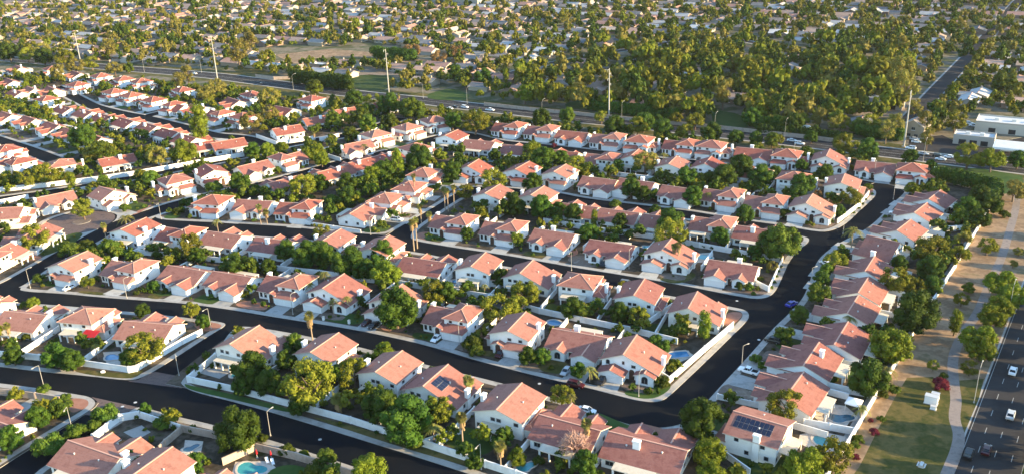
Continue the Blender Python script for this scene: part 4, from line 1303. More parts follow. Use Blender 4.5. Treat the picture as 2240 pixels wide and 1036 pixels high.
def trunk_mb(h, r0, r, m='bark', limbs=4, spread=0.55, zc=1.1):
    b = MB()
    bx, by = r.uniform(-0.06, 0.06, 2)
    b.tube([(0, 0, -0.02), (bx * 0.5, by * 0.5, h * 0.5), (bx, by, h)], [r0 * 1.25, r0, r0 * 0.8], 7, m)
    for i in range(limbs):
        a = 2 * math.pi * (i + r.uniform(-0.3, 0.3)) / limbs
        q = (math.cos(a) * spread, math.sin(a) * spread, zc + r.uniform(-0.1, 0.25))
        b.tube([(bx, by, h * 0.92), (bx + q[0] * 0.5, by + q[1] * 0.5, (h + q[2]) * 0.52), q], [r0 * 0.6, r0 * 0.42, r0 * 0.18], 5, m)
    return b


TREES = {}       # kind -> list of (crown mesh, trunk mesh)


def tree_variant(kind, seed):
    r = np.random.default_rng(seed)
    if kind == 'R': g = crown_geo(puffs_dome(r, 34, sq=1.0, zc=0.98, pr=(0.20, 0.36), full=True), 1650, 0.037, r, 0.42); t = trunk_mb(0.5, 0.07, r, zc=0.9); m = 'leafR'
    elif kind == 'O': g = crown_geo(puffs_dome(r, 30, sq=0.78, zc=0.98, pr=(0.17, 0.32), full=True)[1:], 1700, 0.035, r, 0.65, 0.72, 0.04); t = trunk_mb(0.55, 0.065, r, limbs=5, zc=0.95); m = 'leafO'
    elif kind == 'Y': g = crown_geo(puffs_dome(r, 30, sq=0.85, zc=0.92, pr=(0.18, 0.34), full=True), 1600, 0.037, r, 0.55, 0.78); t = trunk_mb(0.5, 0.06, r, zc=0.9); m = 'leafY'
    elif kind == 'W':
        P = []
        for i in range(24):
            z = r.uniform(0.55, 3.0); k = 0.75 * math.sin(math.pi * min(1, (z - 0.1) / 3.3)) ** 0.6
            a = r.uniform(0, 6.28); q = r.uniform(0.2, 0.75) * k
            P.append(((math.cos(a) * q, math.sin(a) * q, z), r.uniform(0.26, 0.42), 1.25))
        g = crown_geo(P, 1300, 0.040, r, 0.8, 0.7, 0.18); t = trunk_mb(1.1, 0.075, r, limbs=5, spread=0.4, zc=2.0); m = 'leafY'
    elif kind == 'C':
        P = []
        for i in range(26):
            z = r.uniform(0.8, 2.7); k = 0.95 * math.sin(math.pi * min(1, (z - 0.35) / 2.7)) ** 0.7
            a = r.uniform(0, 6.28); q = r.uniform(0.25, 0.9) * k
            P.append(((math.cos(a) * q, math.sin(a) * q, z), r.uniform(0.20, 0.38), 0.9))
        g = crown_geo(P, 1500, 0.038, r, 0.9, 0.64, 0.06); t = trunk_mb(1.2, 0.075, r, limbs=6, spread=0.5, zc=1.9); m = 'leafW'
    elif kind == 'B': g = crown_geo(puffs_dome(r, 20, zc=0.52, sq=0.62, pr=(0.24, 0.40)), 1000, 0.048, r, 0.45); t = trunk_mb(0.3, 0.05, r, limbs=3, spread=0.4, zc=0.5); m = 'leafB'
    elif kind == 'X':
        V = []
        t = trunk_mb(0.6, 0.05, r, 'bark', limbs=6, zc=1.1)
        b = MB()
        for i in range(150):
            d = r.normal(size=3); d /= np.linalg.norm(d); d[2] = abs(d[2]) * 0.9
            s = np.array([d[0] * 0.35, d[1] * 0.35, 0.85 + d[2] * 0.3]); e = np.array([d[0] * r.uniform(.7, 1), d[1] * r.uniform(.7, 1), 0.9 + d[2] * r.uniform(.6, 1.0)])
            b.tube([tuple(s), tuple((s + e) / 2 + r.normal(size=3) * 0.05), tuple(e)], [0.020, 0.015, 0.008], 3, 'leafX', False)
            for k in range(4):
                f = e * r.uniform(0.75, 1.0) + r.normal(size=3) * 0.12; b.tube([tuple(s + (e - s) * 0.6), tuple(f)], [0.012, 0.006], 3, 'leafX', False)
        return b.mesh('crown'), t.mesh('trunk')
    return crown_mesh('crown', g, m), t.mesh('trunk')


for k, n in (('R', 4), ('O', 4), ('Y', 2), ('W', 2), ('C', 3), ('B', 3), ('X', 1)):
    TREES[k] = [tree_variant(k, 100 + 7 * i + ord(k)) for i in range(n)]


def recolour(me, m):
    c = me.copy(); c.materials[0] = M[m]; return c


TREES['F'] = [(recolour(TREES['B'][0][0], 'flower'), TREES['B'][0][1])]
TREES['N'] = [(recolour(a, 'leafD'), t) for a, t in TREES['O'][:2]]
TREES['L'] = [(recolour(a, 'leafW'), t) for a, t in TREES['O'][1:3]]
TREES['G'] = [(recolour(a, 'leafB'), t) for a, t in TREES['R'][:2]]


def palm_variant(kind, seed):
    """unit: trunk height 1 up to the crown; crown sizes in trunk heights"""
    r = np.random.default_rng(seed)
    t, c, s = MB(), MB(), MB()
    bend = r.uniform(-0.03, 0.03, 2)
    t.tube([(0, 0, -0.02), (bend[0] * .4, bend[1] * .4, 0.5), (bend[0], bend[1], 1.0)], [0.042, 0.030, 0.026] if kind == 'P' else [0.05, 0.045, 0.042], 8, 'palmbark')
    top = np.array([bend[0], bend[1], 1.0])
    if kind == 'P':
        L = 0.20
        for i in range(34):
            a = r.uniform(0, 2 * math.pi); el = r.uniform(-0.75, 1.25)
            d = np.array([math.cos(a) * math.cos(el), math.sin(a) * math.cos(el), math.sin(el)])
            base = top + d * L * 0.35; side = np.cross(d, [0, 0, 1]); side /= np.linalg.norm(side) + 1e-9
            up = np.cross(side, d)
            c.tube([tuple(top), tuple(base)], 0.004, 3, 'palm', False)
            n = 9
            for j in range(n):
                f = (j / (n - 1) - 0.5) * 2.3
                q = base + (d * math.cos(f) + side * math.sin(f)) * L * (0.75 - 0.12 * abs(f)) - np.array([0, 0, 0.03 * abs(f) + 0.03])
                w = (side * math.cos(f) - d * math.sin(f)) * 0.017
                c.poly([tuple(base), tuple((base + q) / 2 + w + up * 0.008), tuple(q), tuple((base + q) / 2 - w)], 'palm')
        for i in range(46):
            a = r.uniform(0, 6.28); z = r.uniform(0.66, 0.98); k = 0.045 + 0.05 * (z - 0.6)
            p = np.array([math.cos(a) * k, math.sin(a) * k, z]) + np.array([*bend, 0])
            q = p + np.array([math.cos(a) * 0.045, math.sin(a) * 0.045, -0.13]); w = np.array([-math.sin(a), math.cos(a), 0]) * 0.035
            s.poly([tuple(p - w * .4), tuple(q - w), tuple(q + w), tuple(p + w * .4)], 'skirt')
    else:
        L = 0.62
        for i in range(26):
            a = 2 * math.pi * i / 26 + r.uniform(-.15, .15); el = r.uniform(0.0, 1.25)
            d = np.array([math.cos(a), math.sin(a), 0]); side = np.array([-math.sin(a), math.cos(a), 0])
            pts = []
            for k in range(7):
                u = k / 6
                pts.append(top + d * L * (u * math.cos(el) * 0.9 + 0.12 * u) + np.array([0, 0, L * (u * math.sin(el) * 0.9 - 0.75 * u * u)]))
            for k in range(6):
                p0, p1 = pts[k], pts[k + 1]
                w = 0.10 * L * 1.6 * math.sin(math.pi * min(1, (k + 1.2) / 7.2)) ** 0.7
                for sg in (-1, 1):
                    for h in range(2):
                        b0 = p0 + (p1 - p0) * (h * 0.5); b1 = p0 + (p1 - p0) * (h * 0.5 + 0.42)
                        tip = (b0 + b1) / 2 + side * sg * w + (p1 - p0) * 0.6 - np.array([0, 0, w * 0.55])
                        c.poly([tuple(b0), tuple(b1), tuple(tip)][::sg], 'palm')
        for i in range(20):
            a = r.uniform(0, 6.28); z = r.uniform(0.86, 1.0)
            p = np.array([math.cos(a) * .05, math.sin(a) * .05, z]); q = p + np.array([math.cos(a) * .07, math.sin(a) * .07, -0.10]); w = np.array([-math.sin(a), math.cos(a), 0]) * .03
            s.poly([tuple(p - w), tuple(q - w), tuple(q + w), tuple(p + w)], 'skirt')
    return c.mesh('crown'), t.mesh('trunk'), s.mesh('dry_skirt')


PALMS = {k: [palm_variant(k, 31 + i * 5 + ord(k)) for i in range(3)] for k in 'PD'}
LOOK = {'R': "round dark green", 'O': "airy olive", 'Y': "bright yellow-green", 'W': "tall drooping", 'C': "tall pale", 'B': "rounded", 'X': "bare pinkish", 'F': "red flowering", 'N': "brownish", 'L': "pale dusty", 'G': "bushy green"}
HX = np.array([h[4] for h in HOUSES])




def pole_word(x):
    return ("leftmost", "second", "middle", "fourth", "rightmost")[int(np.argmin([abs(x - q) for q in (170, 468, 846, 1331, 1988)]))]


def where(px):
    d = HX - np.array(px)
    e = np.hypot(d[:, 0], d[:, 1] * 1.6)
    j = int(np.argmin(e))
    h = HOUSES[j]
    if e[j] > 130:
        x, y = px
        if x > 1900 and y > 430: return "in the roadside park strip"
        if y < 330: return "near the %s power pole" % pole_word(x)
        return "at the edge of the estate"
    dx, dy = px[0] - h[4][0], px[1] - h[4][1]
    rel = ("right of" if dx > 0 else "left of") if abs(dx) > abs(dy) * 1.3 else ("in front of" if dy > 0 else "behind")
    return "%s %s house, %s" % (rel, ORD[h[2]], SHORT[h[1]])


def add_tree(kind, x, y, rad, rz=None, name=None, zs=None, base_px=None):
    V = TREES[kind]
    cr, tr = V[rnd.randrange(len(V))]
    shrub = name == 'shrub'
    r = empty(name or 'tree', (x, y, Z0 - 0.02), rnd.uniform(0, 6.28))
    zs = zs or rnd.uniform(0.9, 1.12)
    r.scale = (rad, rad, rad * zs)
    for nm, me in (('crown', cr), ('trunk', tr)):
        if shrub and nm == 'trunk': nm = 'stem'
        if shrub and nm == 'crown': nm = 'foliage'
        o = bpy.data.objects.new(nm, me); COL.objects.link(o); o.parent = r
    return r


ZC = {'R': 1.0, 'O': 0.98, 'Y': 1.0, 'W': 1.75, 'C': 1.75, 'B': 0.5, 'X': 1.1, 'F': 0.5, 'N': 0.98, 'L': 0.98, 'G': 1.1}
# crown centre x, y and crown width in photo pixels
TL = {
    'R': "2115 455 52,2142 436 50,2102 478 40,1345 275 48,1450 285 46,1555 291 46,1900 318 38,850 230 44,775 214 40,95 124 40,20 116 42,83 917 50,24 960 55,317 896 28,29 779 45,123 776 62,157 789 50,283 784 42,547 813 82,530 845 45,629 787 50,717 816 60,653 888 45,587 840 60,520 944 95,835 888 85,888 925 110,427 1013 50,1037 1008 40,1155 781 40,1185 779 40,1264 811 36,1536 920 96,1280 1018 60,1900 830 85,2037 588 60,1968 575 35,2040 625 45,2003 690 94,2165 445 55,2144 481 45,1992 347 38,2227 351 40,1685 540 60,1651 551 32,1797 612 38,1288 508 45,1253 676 50,1355 684 45,837 556 52,815 577 40,973 641 50,1096 607 42,867 681 90,1021 513 30,624 548 45,667 561 60,701 553 60,760 575 70,795 590 50,515 577 55,552 583 30,587 585 35,335 625 28,312 679 32,444 703 34,787 660 25,552 328 38,525 398 45,700 402 40,759 400 45,762 430 50,838 375 50,917 347 55,745 328 28,992 377 44,1005 347 25,1082 338 28,1165 404 45,1190 349 60,1227 347 40,1122 449 55,1184 458 50,1220 462 40,1254 471 42,1352 366 28,1380 415 42,1408 426 35,1433 426 24,1517 432 46,1504 390 45,1553 392 34,1585 385 55,1433 462 26,1468 483 60,1357 488 36,1576 520 42,1621 368 55,1664 383 55,1696 379 30,1758 402 54,1747 426 40,1805 379 38,1754 362 28,1835 464 28,990 266 38,1184 262 42,996 162 35,1056 170 40,1408 269 45,1436 266 28,1610 300 35,1653 305 30,1775 300 30,1898 332 45,2037 362 24,179 300 56,1630 470 40,1440 757 50,317 766 40,430 560 40",
    'G': "1690 306 34,890 235 40,1240 252 34,280 148 24,712 1000 46,1712 529 82,1792 641 50,1749 686 40,645 751 42,917 322 26,687 190 36,730 262 36,790 258 40,805 270 38,850 262 36,765 292 34,905 240 50,1551 166 26,2046 232 34,2197 180 50,1808 593 30,220 330 50,330 395 40",
    'O': "1395 278 42,1500 288 44,1870 326 38,815 226 42,60 120 38,140 126 42,200 138 34,315 760 84,680 840 116,773 813 75,965 899 62,1229 864 55,1722 885 86,1826 1000 84,2037 548 76,2096 558 50,1960 609 72,2000 628 44,2042 800 26,2122 805 40,2161 540 42,1829 572 50,1293 673 32,1397 692 46,1467 511 76,1363 623 24,949 644 55,1088 673 75,1131 671 60,1147 644 60,416 540 66,704 510 42,416 676 42,181 458 50,77 521 58,661 407 55,1079 396 64,1259 364 48,1018 420 40,1534 394 30,1862 434 46,1039 266 60,2118 343 60,1018 181 28,1088 188 35,1216 200 40,1316 256 32,1480 258 30,1521 266 40,1527 232 50,1378 168 30,1350 205 30,1643 179 45,1694 217 40,1679 243 30,1747 254 28,1826 252 26,1847 318 48,1702 307 26,2123 168 40,2090 268 50,62 394 42,100 385 50,132 383 38,13 394 34,599 348 30,2104 655 34",
    'Y': "843 770 58,1133 1000 46,1552 987 72,1555 1032 62,1760 1018 82,1950 750 95,2146 765 60,2141 740 74,2170 697 56,2186 670 60,2213 650 60,2189 617 64,2120 628 30,191 617 30,72 663 28,399 332 60,689 332 44,704 350 34,584 328 32,616 323 30,815 385 42,813 413 36,1165 328 46,1284 368 30,805 1026 80,843 594 66,1128 521 36,2170 351 55,1997 413 35,1378 283 24,688 190 38,1148 207 44,1692 158 28,1419 168 28",
    'W': "870 362 40,2090 705 38,154 394 30,1541 711 46,434 270 56,1107 166 20,1135 156 30,1300 480 24,966 243 20",
    'C': "2022 268 40,2030 300 34,1969 164 70,1980 190 60,1960 270 40,1940 285 36,2000 235 36,1583 202 46,1327 170 36,1182 168 30,1500 237 26,410 165 32,235 100 36,390 175 30,520 115 40,545 90 40",
    'L': "2107 524 36,2219 417 56,1412 355 54,348 340 54,1690 583 26,2229 550 24,2216 577 20,550 265 50,590 248 40,200 340 36,590 210 50,450 205 40,475 195 40,165 145 40,130 160 36,250 150 36,92 110 34",
    'N': "1788 426 26,1095 985 30,900 110 40,1000 115 40,960 125 36",
    'X': "1258 972 86",
    'F': "1912 944 24,1872 1000 20,2058 841 40,1212 320 14,1905 920 14",
}
SL = {
    'B': "232 909 60,133 893 52,109 976 74,165 944 50,203 936 42,25 868 22,96 853 34,144 869 26,379 910 36,355 925 46,272 1013 70,573 961 32,627 984 40,664 995 28,693 1029 55,907 968 42,1178 1008 30,945 810 22,1043 769 38,1475 800 34,1445 834 40,1877 960 30,1870 975 24,1653 787 30,1669 800 26,1818 829 30,1957 853 30,1930 864 26,2064 822 20,1928 917 22,2197 470 26,1621 625 30,1708 583 9,1703 593 9,1698 604 10,1694 617 10,1687 629 11,1602 709 11,1589 722 11,1576 734 11,1562 745 11,1549 756 12,1035 752 52,149 548 50,189 540 42,240 545 50,256 553 40,85 609 32,299 641 16,53 668 22,59 737 24,83 729 20,17 486 40,273 456 26,177 422 22,226 396 30,307 385 36,469 411 42,527 426 26,559 420 36,390 464 26,333 411 22,606 373 22,730 443 44,676 477 20,947 415 26,1267 407 24,1346 447 28,1717 471 34,1768 488 16,1813 483 22,1899 409 22,1664 610 16,1640 630 22,1648 642 12,1715 732 48,1460 660 20,952 620 26,536 644 26,1412 490 22,2183 408 20,790 240 20,1830 400 16,1893 437 8,1887 447 8,1879 456 8,1868 466 8,1908 425 8,860 612 20",
}
TREE_PX = []


def place(spec, kind, name):
    for it in spec.split(','):
        x, y, w = map(float, it.split())
        rad = w / 2 / ppm(x, y + w * 0.3)
        for _ in range(3):
            g = G(x, y, ZC[kind] * rad)
            c = RCAM.T @ (np.array([g[0], g[1], ZC[kind] * rad]) - np.array([0, 0, CAM_H]))
            rad = w / 2 / (FPX / -c[2])
        if kind in 'WC': rad *= 0.95
        o = add_tree(kind, g[0], g[1], rad * (1.04 if name == 'tree' else 1.0), name=name)
        TREE_PX.append((g[0], g[1], rad))
        size = "large " if w > 75 else "small " if (w < 30 and name == 'tree' and y > 330) else ""
        later(o, "%s%s %s %s" % (size, LOOK[kind], name, where((x, y))), name, "trees of the gardens" if name == 'tree' else "garden shrubs", (g[0], g[1], ZC[kind] * rad))


for k, s_ in TL.items(): place(s_, k, 'tree' if k != 'F' else 'shrub')
for k, s_ in SL.items(): place(s_, k, 'shrub')

# palms: crown x, y; base x, y; kind; crown width
for x, y, bx, by, k, w in [
    (681, 690, 685, 751, 'P', 32), (1027, 829, 1027, 882, 'P', 36), (1013, 910, 1013, 985, 'P', 36), (950, 935, 950, 972, 'D', 52), (744, 870, 744, 905, 'P', 40), (1095, 972, 1096, 1032, 'P', 38),
    (1255, 866, 1250, 900, 'D', 30), (1290, 808, 1290, 835, 'D', 46), (1287, 926, 1286, 990, 'P', 36), (1880, 893, 1880, 930, 'D', 44), (1938, 808, 1936, 842, 'D', 52), (1864, 504, 1862, 542, 'D', 52),
    (1856, 694, 1856, 722, 'D', 40), (1472, 538, 1472, 588, 'P', 22), (1491, 535, 1483, 590, 'P', 22), (1035, 628, 1035, 645, 'D', 22), (1061, 625, 1061, 648, 'D', 24), (714, 598, 714, 640, 'D', 34),
    (680, 622, 681, 652, 'D', 28), (729, 658, 731, 690, 'D', 30), (760, 652, 762, 686, 'D', 28), (19, 711, 29, 762, 'P', 24), (222, 492, 235, 537, 'P', 20), (275, 476, 277, 492, 'D', 42),
    (478, 484, 478, 508, 'D', 26), (565, 452, 571, 491, 'P', 20), (583, 462, 585, 491, 'P', 20), (903, 486, 906, 548, 'P', 22), (912, 481, 913, 543, 'P', 22), (922, 452, 922, 488, 'P', 20), (941, 469, 942, 505, 'P', 20),
    (907, 385, 909, 439, 'P', 16), (973, 413, 974, 460, 'P', 18), (981, 417, 981, 463, 'P', 18), (994, 409, 994, 463, 'P', 18), (1547, 424, 1548, 450, 'D', 22), (1451, 338, 1451, 352, 'D', 24), (798, 318, 798, 340, 'D', 20),
    (1729, 222, 1729, 240, 'P', 10), (1737, 219, 1736, 238, 'P', 8), (1756, 223, 1756, 238, 'P', 9), (1779, 225, 1779, 239, 'P', 9), (1810, 227, 1810, 243, 'P', 9), (1843, 218, 1843, 246, 'P', 9), (1849, 218, 1848, 246, 'P', 9), (1884, 233, 1884, 250, 'P', 9),
    (1818, 176, 1814, 206, 'P', 9), (1780, 189, 1778, 206, 'P', 10), (872, 208, 874, 232, 'P', 10), (1490, 143, 1491, 166, 'P', 9), (205, 103, 207, 128, 'P', 10), (226, 282, 229, 300, 'P', 10), (255, 288, 257, 302, 'D', 20), (290, 290, 291, 306, 'D', 22),
    (686, 290, 689, 318, 'P', 12), (317, 770, 322, 800, 'P', 14), (205, 755, 215, 785, 'D', 24), (1378, 640, 1378, 660, 'D', 16), (1405, 330, 1405, 345, 'D', 14), (1654, 325, 1654, 342, 'D', 16), (2010, 470, 2012, 490, 'D', 18), (1330, 357, 1330, 375, 'D', 16),
]:
    g = G(bx, by)
    zt = 3.0
    # height so that the crown lands on its pixel row
    lo, hi = 1.0, 26.0
    for _ in range(30):
        zt = (lo + hi) / 2
        if PX((g[0], g[1], zt))[1] > y: lo = zt
        else: hi = zt
    pm = ppm(bx, by)
    rad = w / 2 / pm
    unit = 0.20 * 1.25 if k == 'P' else 0.62
    cr, tr, sk = PALMS[k][rnd.randrange(3)]
    r = empty('palm_tree', (g[0], g[1], Z0), rnd.uniform(0, 6.28))
    sxy = rad / unit
    r.scale = (1, 1, 1)
    for nm, me in (('crown', cr), ('trunk', tr), ('dry_skirt', sk)):
        o = bpy.data.objects.new(nm, me); COL.objects.link(o); o.parent = r
        if nm == 'trunk': o.scale = (zt * 0.55 + sxy * 0.1, zt * 0.55 + sxy * 0.1, zt)
        else:
            o.scale = (sxy, sxy, sxy); o.location = (0, 0, zt - sxy)
    later(r, "%s palm %s" % ("fan" if k == 'P' else "feathery", where((x, (y + by) / 2))), "palm", "palms", (g[0], g[1], zt))

# small shrubs in the front gardens
n = 0
for xy, R2, gx, f0, L in FILL_DRIVES:
    for q in range(rnd.choice([1, 2, 2, 3])):
        if n >= 150: break
        sg = -1 if gx > 0 else 1
        p = xy + R2 @ np.array([gx + sg * rnd.uniform(4.5, 10.5), f0 - rnd.uniform(-0.2, max(0.5, L - 3.2))])
        if any((p[0] - a) ** 2 + (p[1] - b_) ** 2 < (r_ + 0.6) ** 2 for a, b_, r_ in TREE_PX): continue
        r_ = rnd.uniform(0.45, 1.1)
        o = add_tree('B', p[0], p[1], r_, name='shrub', zs=rnd.uniform(0.9, 1.4))
        TREE_PX.append((p[0], p[1], r_)); n += 1
        later(o, "small garden shrub %s" % where(PX((p[0], p[1], 0.4))), "shrub", "garden shrubs")

# tall clipped hedges
def hedge(pts, w, h, lab, seed):
    P = px_poly(pts)
    r = np.random.default_rng(seed)
    o0 = P[0]
    geo = []
    puffs = []
    for i in range(len(P) - 1):
        L = np.linalg.norm(P[i + 1] - P[i])
        for t in np.arange(0, L, w * 0.42):
            c = P[i] + (P[i + 1] - P[i]) * t / L - o0
            for z in np.arange(w * 0.4, h, w * 0.45):
                puffs.append(((c[0] + r.uniform(-.2, .2) * w, c[1] + r.uniform(-.2, .2) * w, min(z, h - w * .3) + r.uniform(-.2, .2)), w * r.uniform(0.42, 0.6), 0.95))
    g = crown_geo(puffs, 26, 0.34, r, 0.7, 0.85)
    o = bpy.data.objects.new('hedge', crown_mesh('hedge', g, 'leafR')); COL.objects.link(o)
    o.location = (o0[0], o0[1], Z0)
    later(o, lab, "hedge", "hedges")


hedge([(2042, 397), (2090, 405), (2140, 417), (2176, 425), (2172, 450)], 4.2, 6.0, "long tall dark hedge bordering the small park lawn", 3)
hedge([(640, 183), (690, 190), (740, 196), (770, 199)], 6.0, 9.0, "tall dark hedge along the far side of the wide road", 4)
hedge([(1290, 243), (1380, 252), (1480, 262)], 5.0, 6.0, "dark hedge behind the third power pole from right", 5)
hedge([(1640, 277), (1700, 283), (1755, 288)], 5.0, 6.0, "dark hedge on the far roadside near the white arch", 6)
hedge([(1880, 300), (1940, 306), (1975, 312)], 5.0, 6.0, "dark hedge left of the rightmost power pole", 7)
hedge([(400, 452), (470, 436), (500, 428)], 2.6, 2.6, "bushy hedge along the curving left street", 8)
hedge([(1660, 292), (1760, 300), (1860, 312)], 4.0, 4.0, "hedge at the far kerb of the wide road", 9)
hedge([(820, 128), (880, 132), (910, 134)], 7.0, 8.0, "dark hedge behind the tan field", 10)

# ------------------------------------------------------------------ pools
for x, y, w, shape, m, rot in [(249, 782, 44, 'k', 0, 0.3), (418, 981, 36, 'k', 1, 1.2), (548, 1026, 70, 'k', 2, 0.2), (1485, 776, 44, 'r', 0, 0.6), (1213, 706, 30, 'o', 0, 0), (1541, 563, 34, 'o', 2, 0), (1838, 915, 58, 'k', 1, 0.5),
                         (1806, 967, 60, 'k', 2, 0), (1622, 552, 22, 'r', 2, 0), (515, 822, 26, 'k', 2, 0.4), (1000, 616, 22, 'o', 0, 0), (985, 623, 24, 'o', 1, 0), (1150, 1022, 46, 'k', 2, 1.0), (2000, 665, 26, 'o', 1, 0), (1992, 700, 22, 'k', 2, 0),
                         (1418, 541, 22, 'r', 2, 0.3), (1893, 842, 30, 'k', 1, 1.5), (1505, 397, 30, 'r', 2, 0), (105, 782, 30, 'k', 1, 0), (1070, 353, 22, 'k', 2, 0)]:
    g = G(x, y); R_ = w / 2 / ppm(x, y)
    n_ = 28
    base = ang((632, 720), (1300, 880))
    out = []
    for i in range(n_):
        t = 2 * math.pi * i / n_
        if shape == 'r':
            c, s_ = math.cos(t), math.sin(t); k = 1 / max(abs(c), abs(s_) * 1.7); u, v = c * k * 0.98, s_ * k * 0.98
            u, v = np.clip(u, -0.95, 0.95), np.clip(v, -0.56, 0.56)
        elif shape == 'o': u, v = math.cos(t), 0.8 * math.sin(t)
        else: q = 0.80 + 0.20 * math.cos(2 * t) + 0.14 * math.sin(3 * t + 1); u, v = math.cos(t) * q, math.sin(t) * q * 0.85
        a = base + rot
        out.append((R_ * (u * math.cos(a) - v * math.sin(a)), R_ * (u * math.sin(a) + v * math.cos(a))))
    r = empty('swimming_pool', (g[0], g[1], Z0 + 0.01))
    b = MB(); b.poly([(p[0], p[1], 0.055) for p in out], 'pool%d' % m); b.build('water', r)
    b = MB()
    k = 1 + 0.42 / R_ * 1.6
    for i in range(n_):
        j = (i + 1) % n_
        o1, o2 = out[i], out[j]
        b.faces([(o1[0], o1[1], 0.0), (o2[0], o2[1], 0.0), (o2[0] * k, o2[1] * k, 0.0), (o1[0] * k, o1[1] * k, 0.0), (o1[0], o1[1], 0.13), (o2[0], o2[1], 0.13), (o2[0] * k, o2[1] * k, 0.13), (o1[0] * k, o1[1] * k, 0.13)],
                [(4, 7, 6, 5), (0, 4, 5, 1), (2, 6, 7, 3)], 'deck')
    b.build('coping', r)
    later(r, "%s %s swimming pool %s" % (("blue", "dark", "turquoise")[m], {'k': "kidney-shaped", 'o': "round", 'r': "rectangular"}[shape], where((x, y))), "pool", "garden swimming pools")


# ------------------------------------------------------------------ cars
def loft(b, secs, m, close=True):
    """secs: list of rings with equal point counts"""
    n = len(secs[0])
    vs_ = [p for s_ in secs for p in s_]
    fs = [(i * n + k, i * n + (k + 1) % n, (i + 1) * n + (k + 1) % n, (i + 1) * n + k) for i in range(len(secs) - 1) for k in range(n)]
    fs = [tuple(reversed(f)) for f in fs]
    if close: fs += [tuple(range(n)), tuple((len(secs) - 1) * n + k for k in range(n - 1, -1, -1))]
    b.faces(vs_, fs, m)


def car_meshes(kind, colour):
    P = 'car_' + colour
    L, Wd = {'sedan': (4.7, 1.82), 'suv': (4.8, 1.92), 'pickup': (5.6, 1.98)}[kind]
    H_ = {'sedan': 0.92, 'suv': 1.08, 'pickup': 1.06}[kind]

    def ring(x, z0, z1, w, wt):
        return [(x, -w / 2, z0), (x, w / 2, z0), (x, w / 2 * 1.0, (z0 + z1) / 2 + 0.08), (x, wt / 2, z1), (x, -wt / 2, z1), (x, -w / 2, (z0 + z1) / 2 + 0.08)]
    body = MB()
    if kind == 'pickup':
        S_ = [(-2.8, .45, .95, .93), (-2.7, .32, H_, .98), (-1.0, .30, H_, 1), (0.9, .30, H_ + .02, 1), (2.2, .30, .98, .97), (2.7, .34, .86, .92), (2.8, .45, .75, .86)]
    elif kind == 'suv':
        S_ = [(-2.4, .45, 1.0, .90), (-2.3, .30, H_, .96), (-1.0, .28, H_, 1), (1.0, .28, H_ - .02, 1), (1.9, .28, .96, .96), (2.3, .32, .82, .90), (2.4, .42, .72, .84)]
    else:
        S_ = [(-2.35, .42, .85, .88), (-2.25, .28, .92, .94), (-1.2, .25, .94, 1), (0.9, .25, .90, 1), (1.8, .25, .80, .96), (2.25, .30, .68, .90), (2.35, .40, .60, .84)]
    loft(body, [ring(x, z0, z1, Wd * k, Wd * k * 0.90) for x, z0, z1, k in S_], P)
    cab, gl = MB(), MB()
    if kind == 'pickup': xs, top = (-0.75, -0.55, 0.65, 1.35), 1.72
    elif kind == 'suv': xs, top = (-2.25, -1.95, 0.55, 1.25), 1.72
    else: xs, top = (-1.75, -1.05, 0.35, 1.15), 1.42
    zb = H_ - 0.06
    rw, rb = Wd * 0.70, Wd * 0.86
    # greenhouse: glass hull with a painted roof and pillars
    gl.faces([(xs[0], -rb / 2, zb), (xs[3], -rb / 2, zb), (xs[3], rb / 2, zb), (xs[0], rb / 2, zb), (xs[1], -rw / 2, top - .04), (xs[2], -rw / 2, top - .04), (xs[2], rw / 2, top - .04), (xs[1], rw / 2, top - .04)],
             [(0, 1, 5, 4), (1, 2, 6, 5), (2, 3, 7, 6), (3, 0, 4, 7), (4, 5, 6, 7)], 'carglass')
    cab.slab([(xs[1] - .02, -rw / 2 - .02, top), (xs[2] + .02, -rw / 2 - .02, top), (xs[2] + .02, rw / 2 + .02, top), (xs[1] - .02, rw / 2 + .02, top)], 0.05, P, P)
    for sg in (-1, 1):
        for a, c in ((0, 1), (3, 2)):
            cab.tube([(xs[a], sg * rb / 2, zb), (xs[c], sg * rw / 2, top - .03)], 0.055, 5, P)
        xm = (xs[1] + xs[2]) / 2 - 0.1
        cab.tube([(xm, sg * rb / 2, zb), (xm, sg * rw / 2, top - .03)], 0.05, 5, P)
    parts = [('body', body), ('roof', cab), ('window_glass', gl)]
    if kind == 'pickup':
        bed = MB(); bed.box(-2.62, -0.95, -Wd * .40, Wd * .40, H_ + .002, H_ + .012, 'tyre'); parts.append(('truck_bed', bed))
    wb = L * 0.30
    for x in (-wb, wb):
        for sg in (-1, 1):
            b, c = MB(), MB()
            y = sg * (Wd / 2 - 0.10)
            b.tube([(x, y - 0.12, 0.33), (x, y + 0.12, 0.33)], 0.33, 14, 'tyre')
            c.tube([(x, y + sg * 0.10, 0.33), (x, y + sg * 0.125, 0.33)], 0.20, 10, 'rim')
            parts.append(('wheel', b, ('rim', c)))
    xf, xr = S_[-2][0], S_[1][0]
    for sg in (-1, 1):
        b = MB(); b.box(xf - .05, xf + .06, sg * Wd * .33 - .2, sg * Wd * .33 + .2, .56, .72, 'head'); parts.append(('headlight', b))
        b = MB(); b.box(xr - .07, xr + .05, sg * Wd * .36 - .15, sg * Wd * .36 + .15, .68, .86, 'tail'); parts.append(('taillight', b))
    return [(p[0], p[1].mesh(p[0]), (p[2][0], p[2][1].mesh(p[2][0])) if len(p) > 2 else None) for p in parts]


CARS = {}


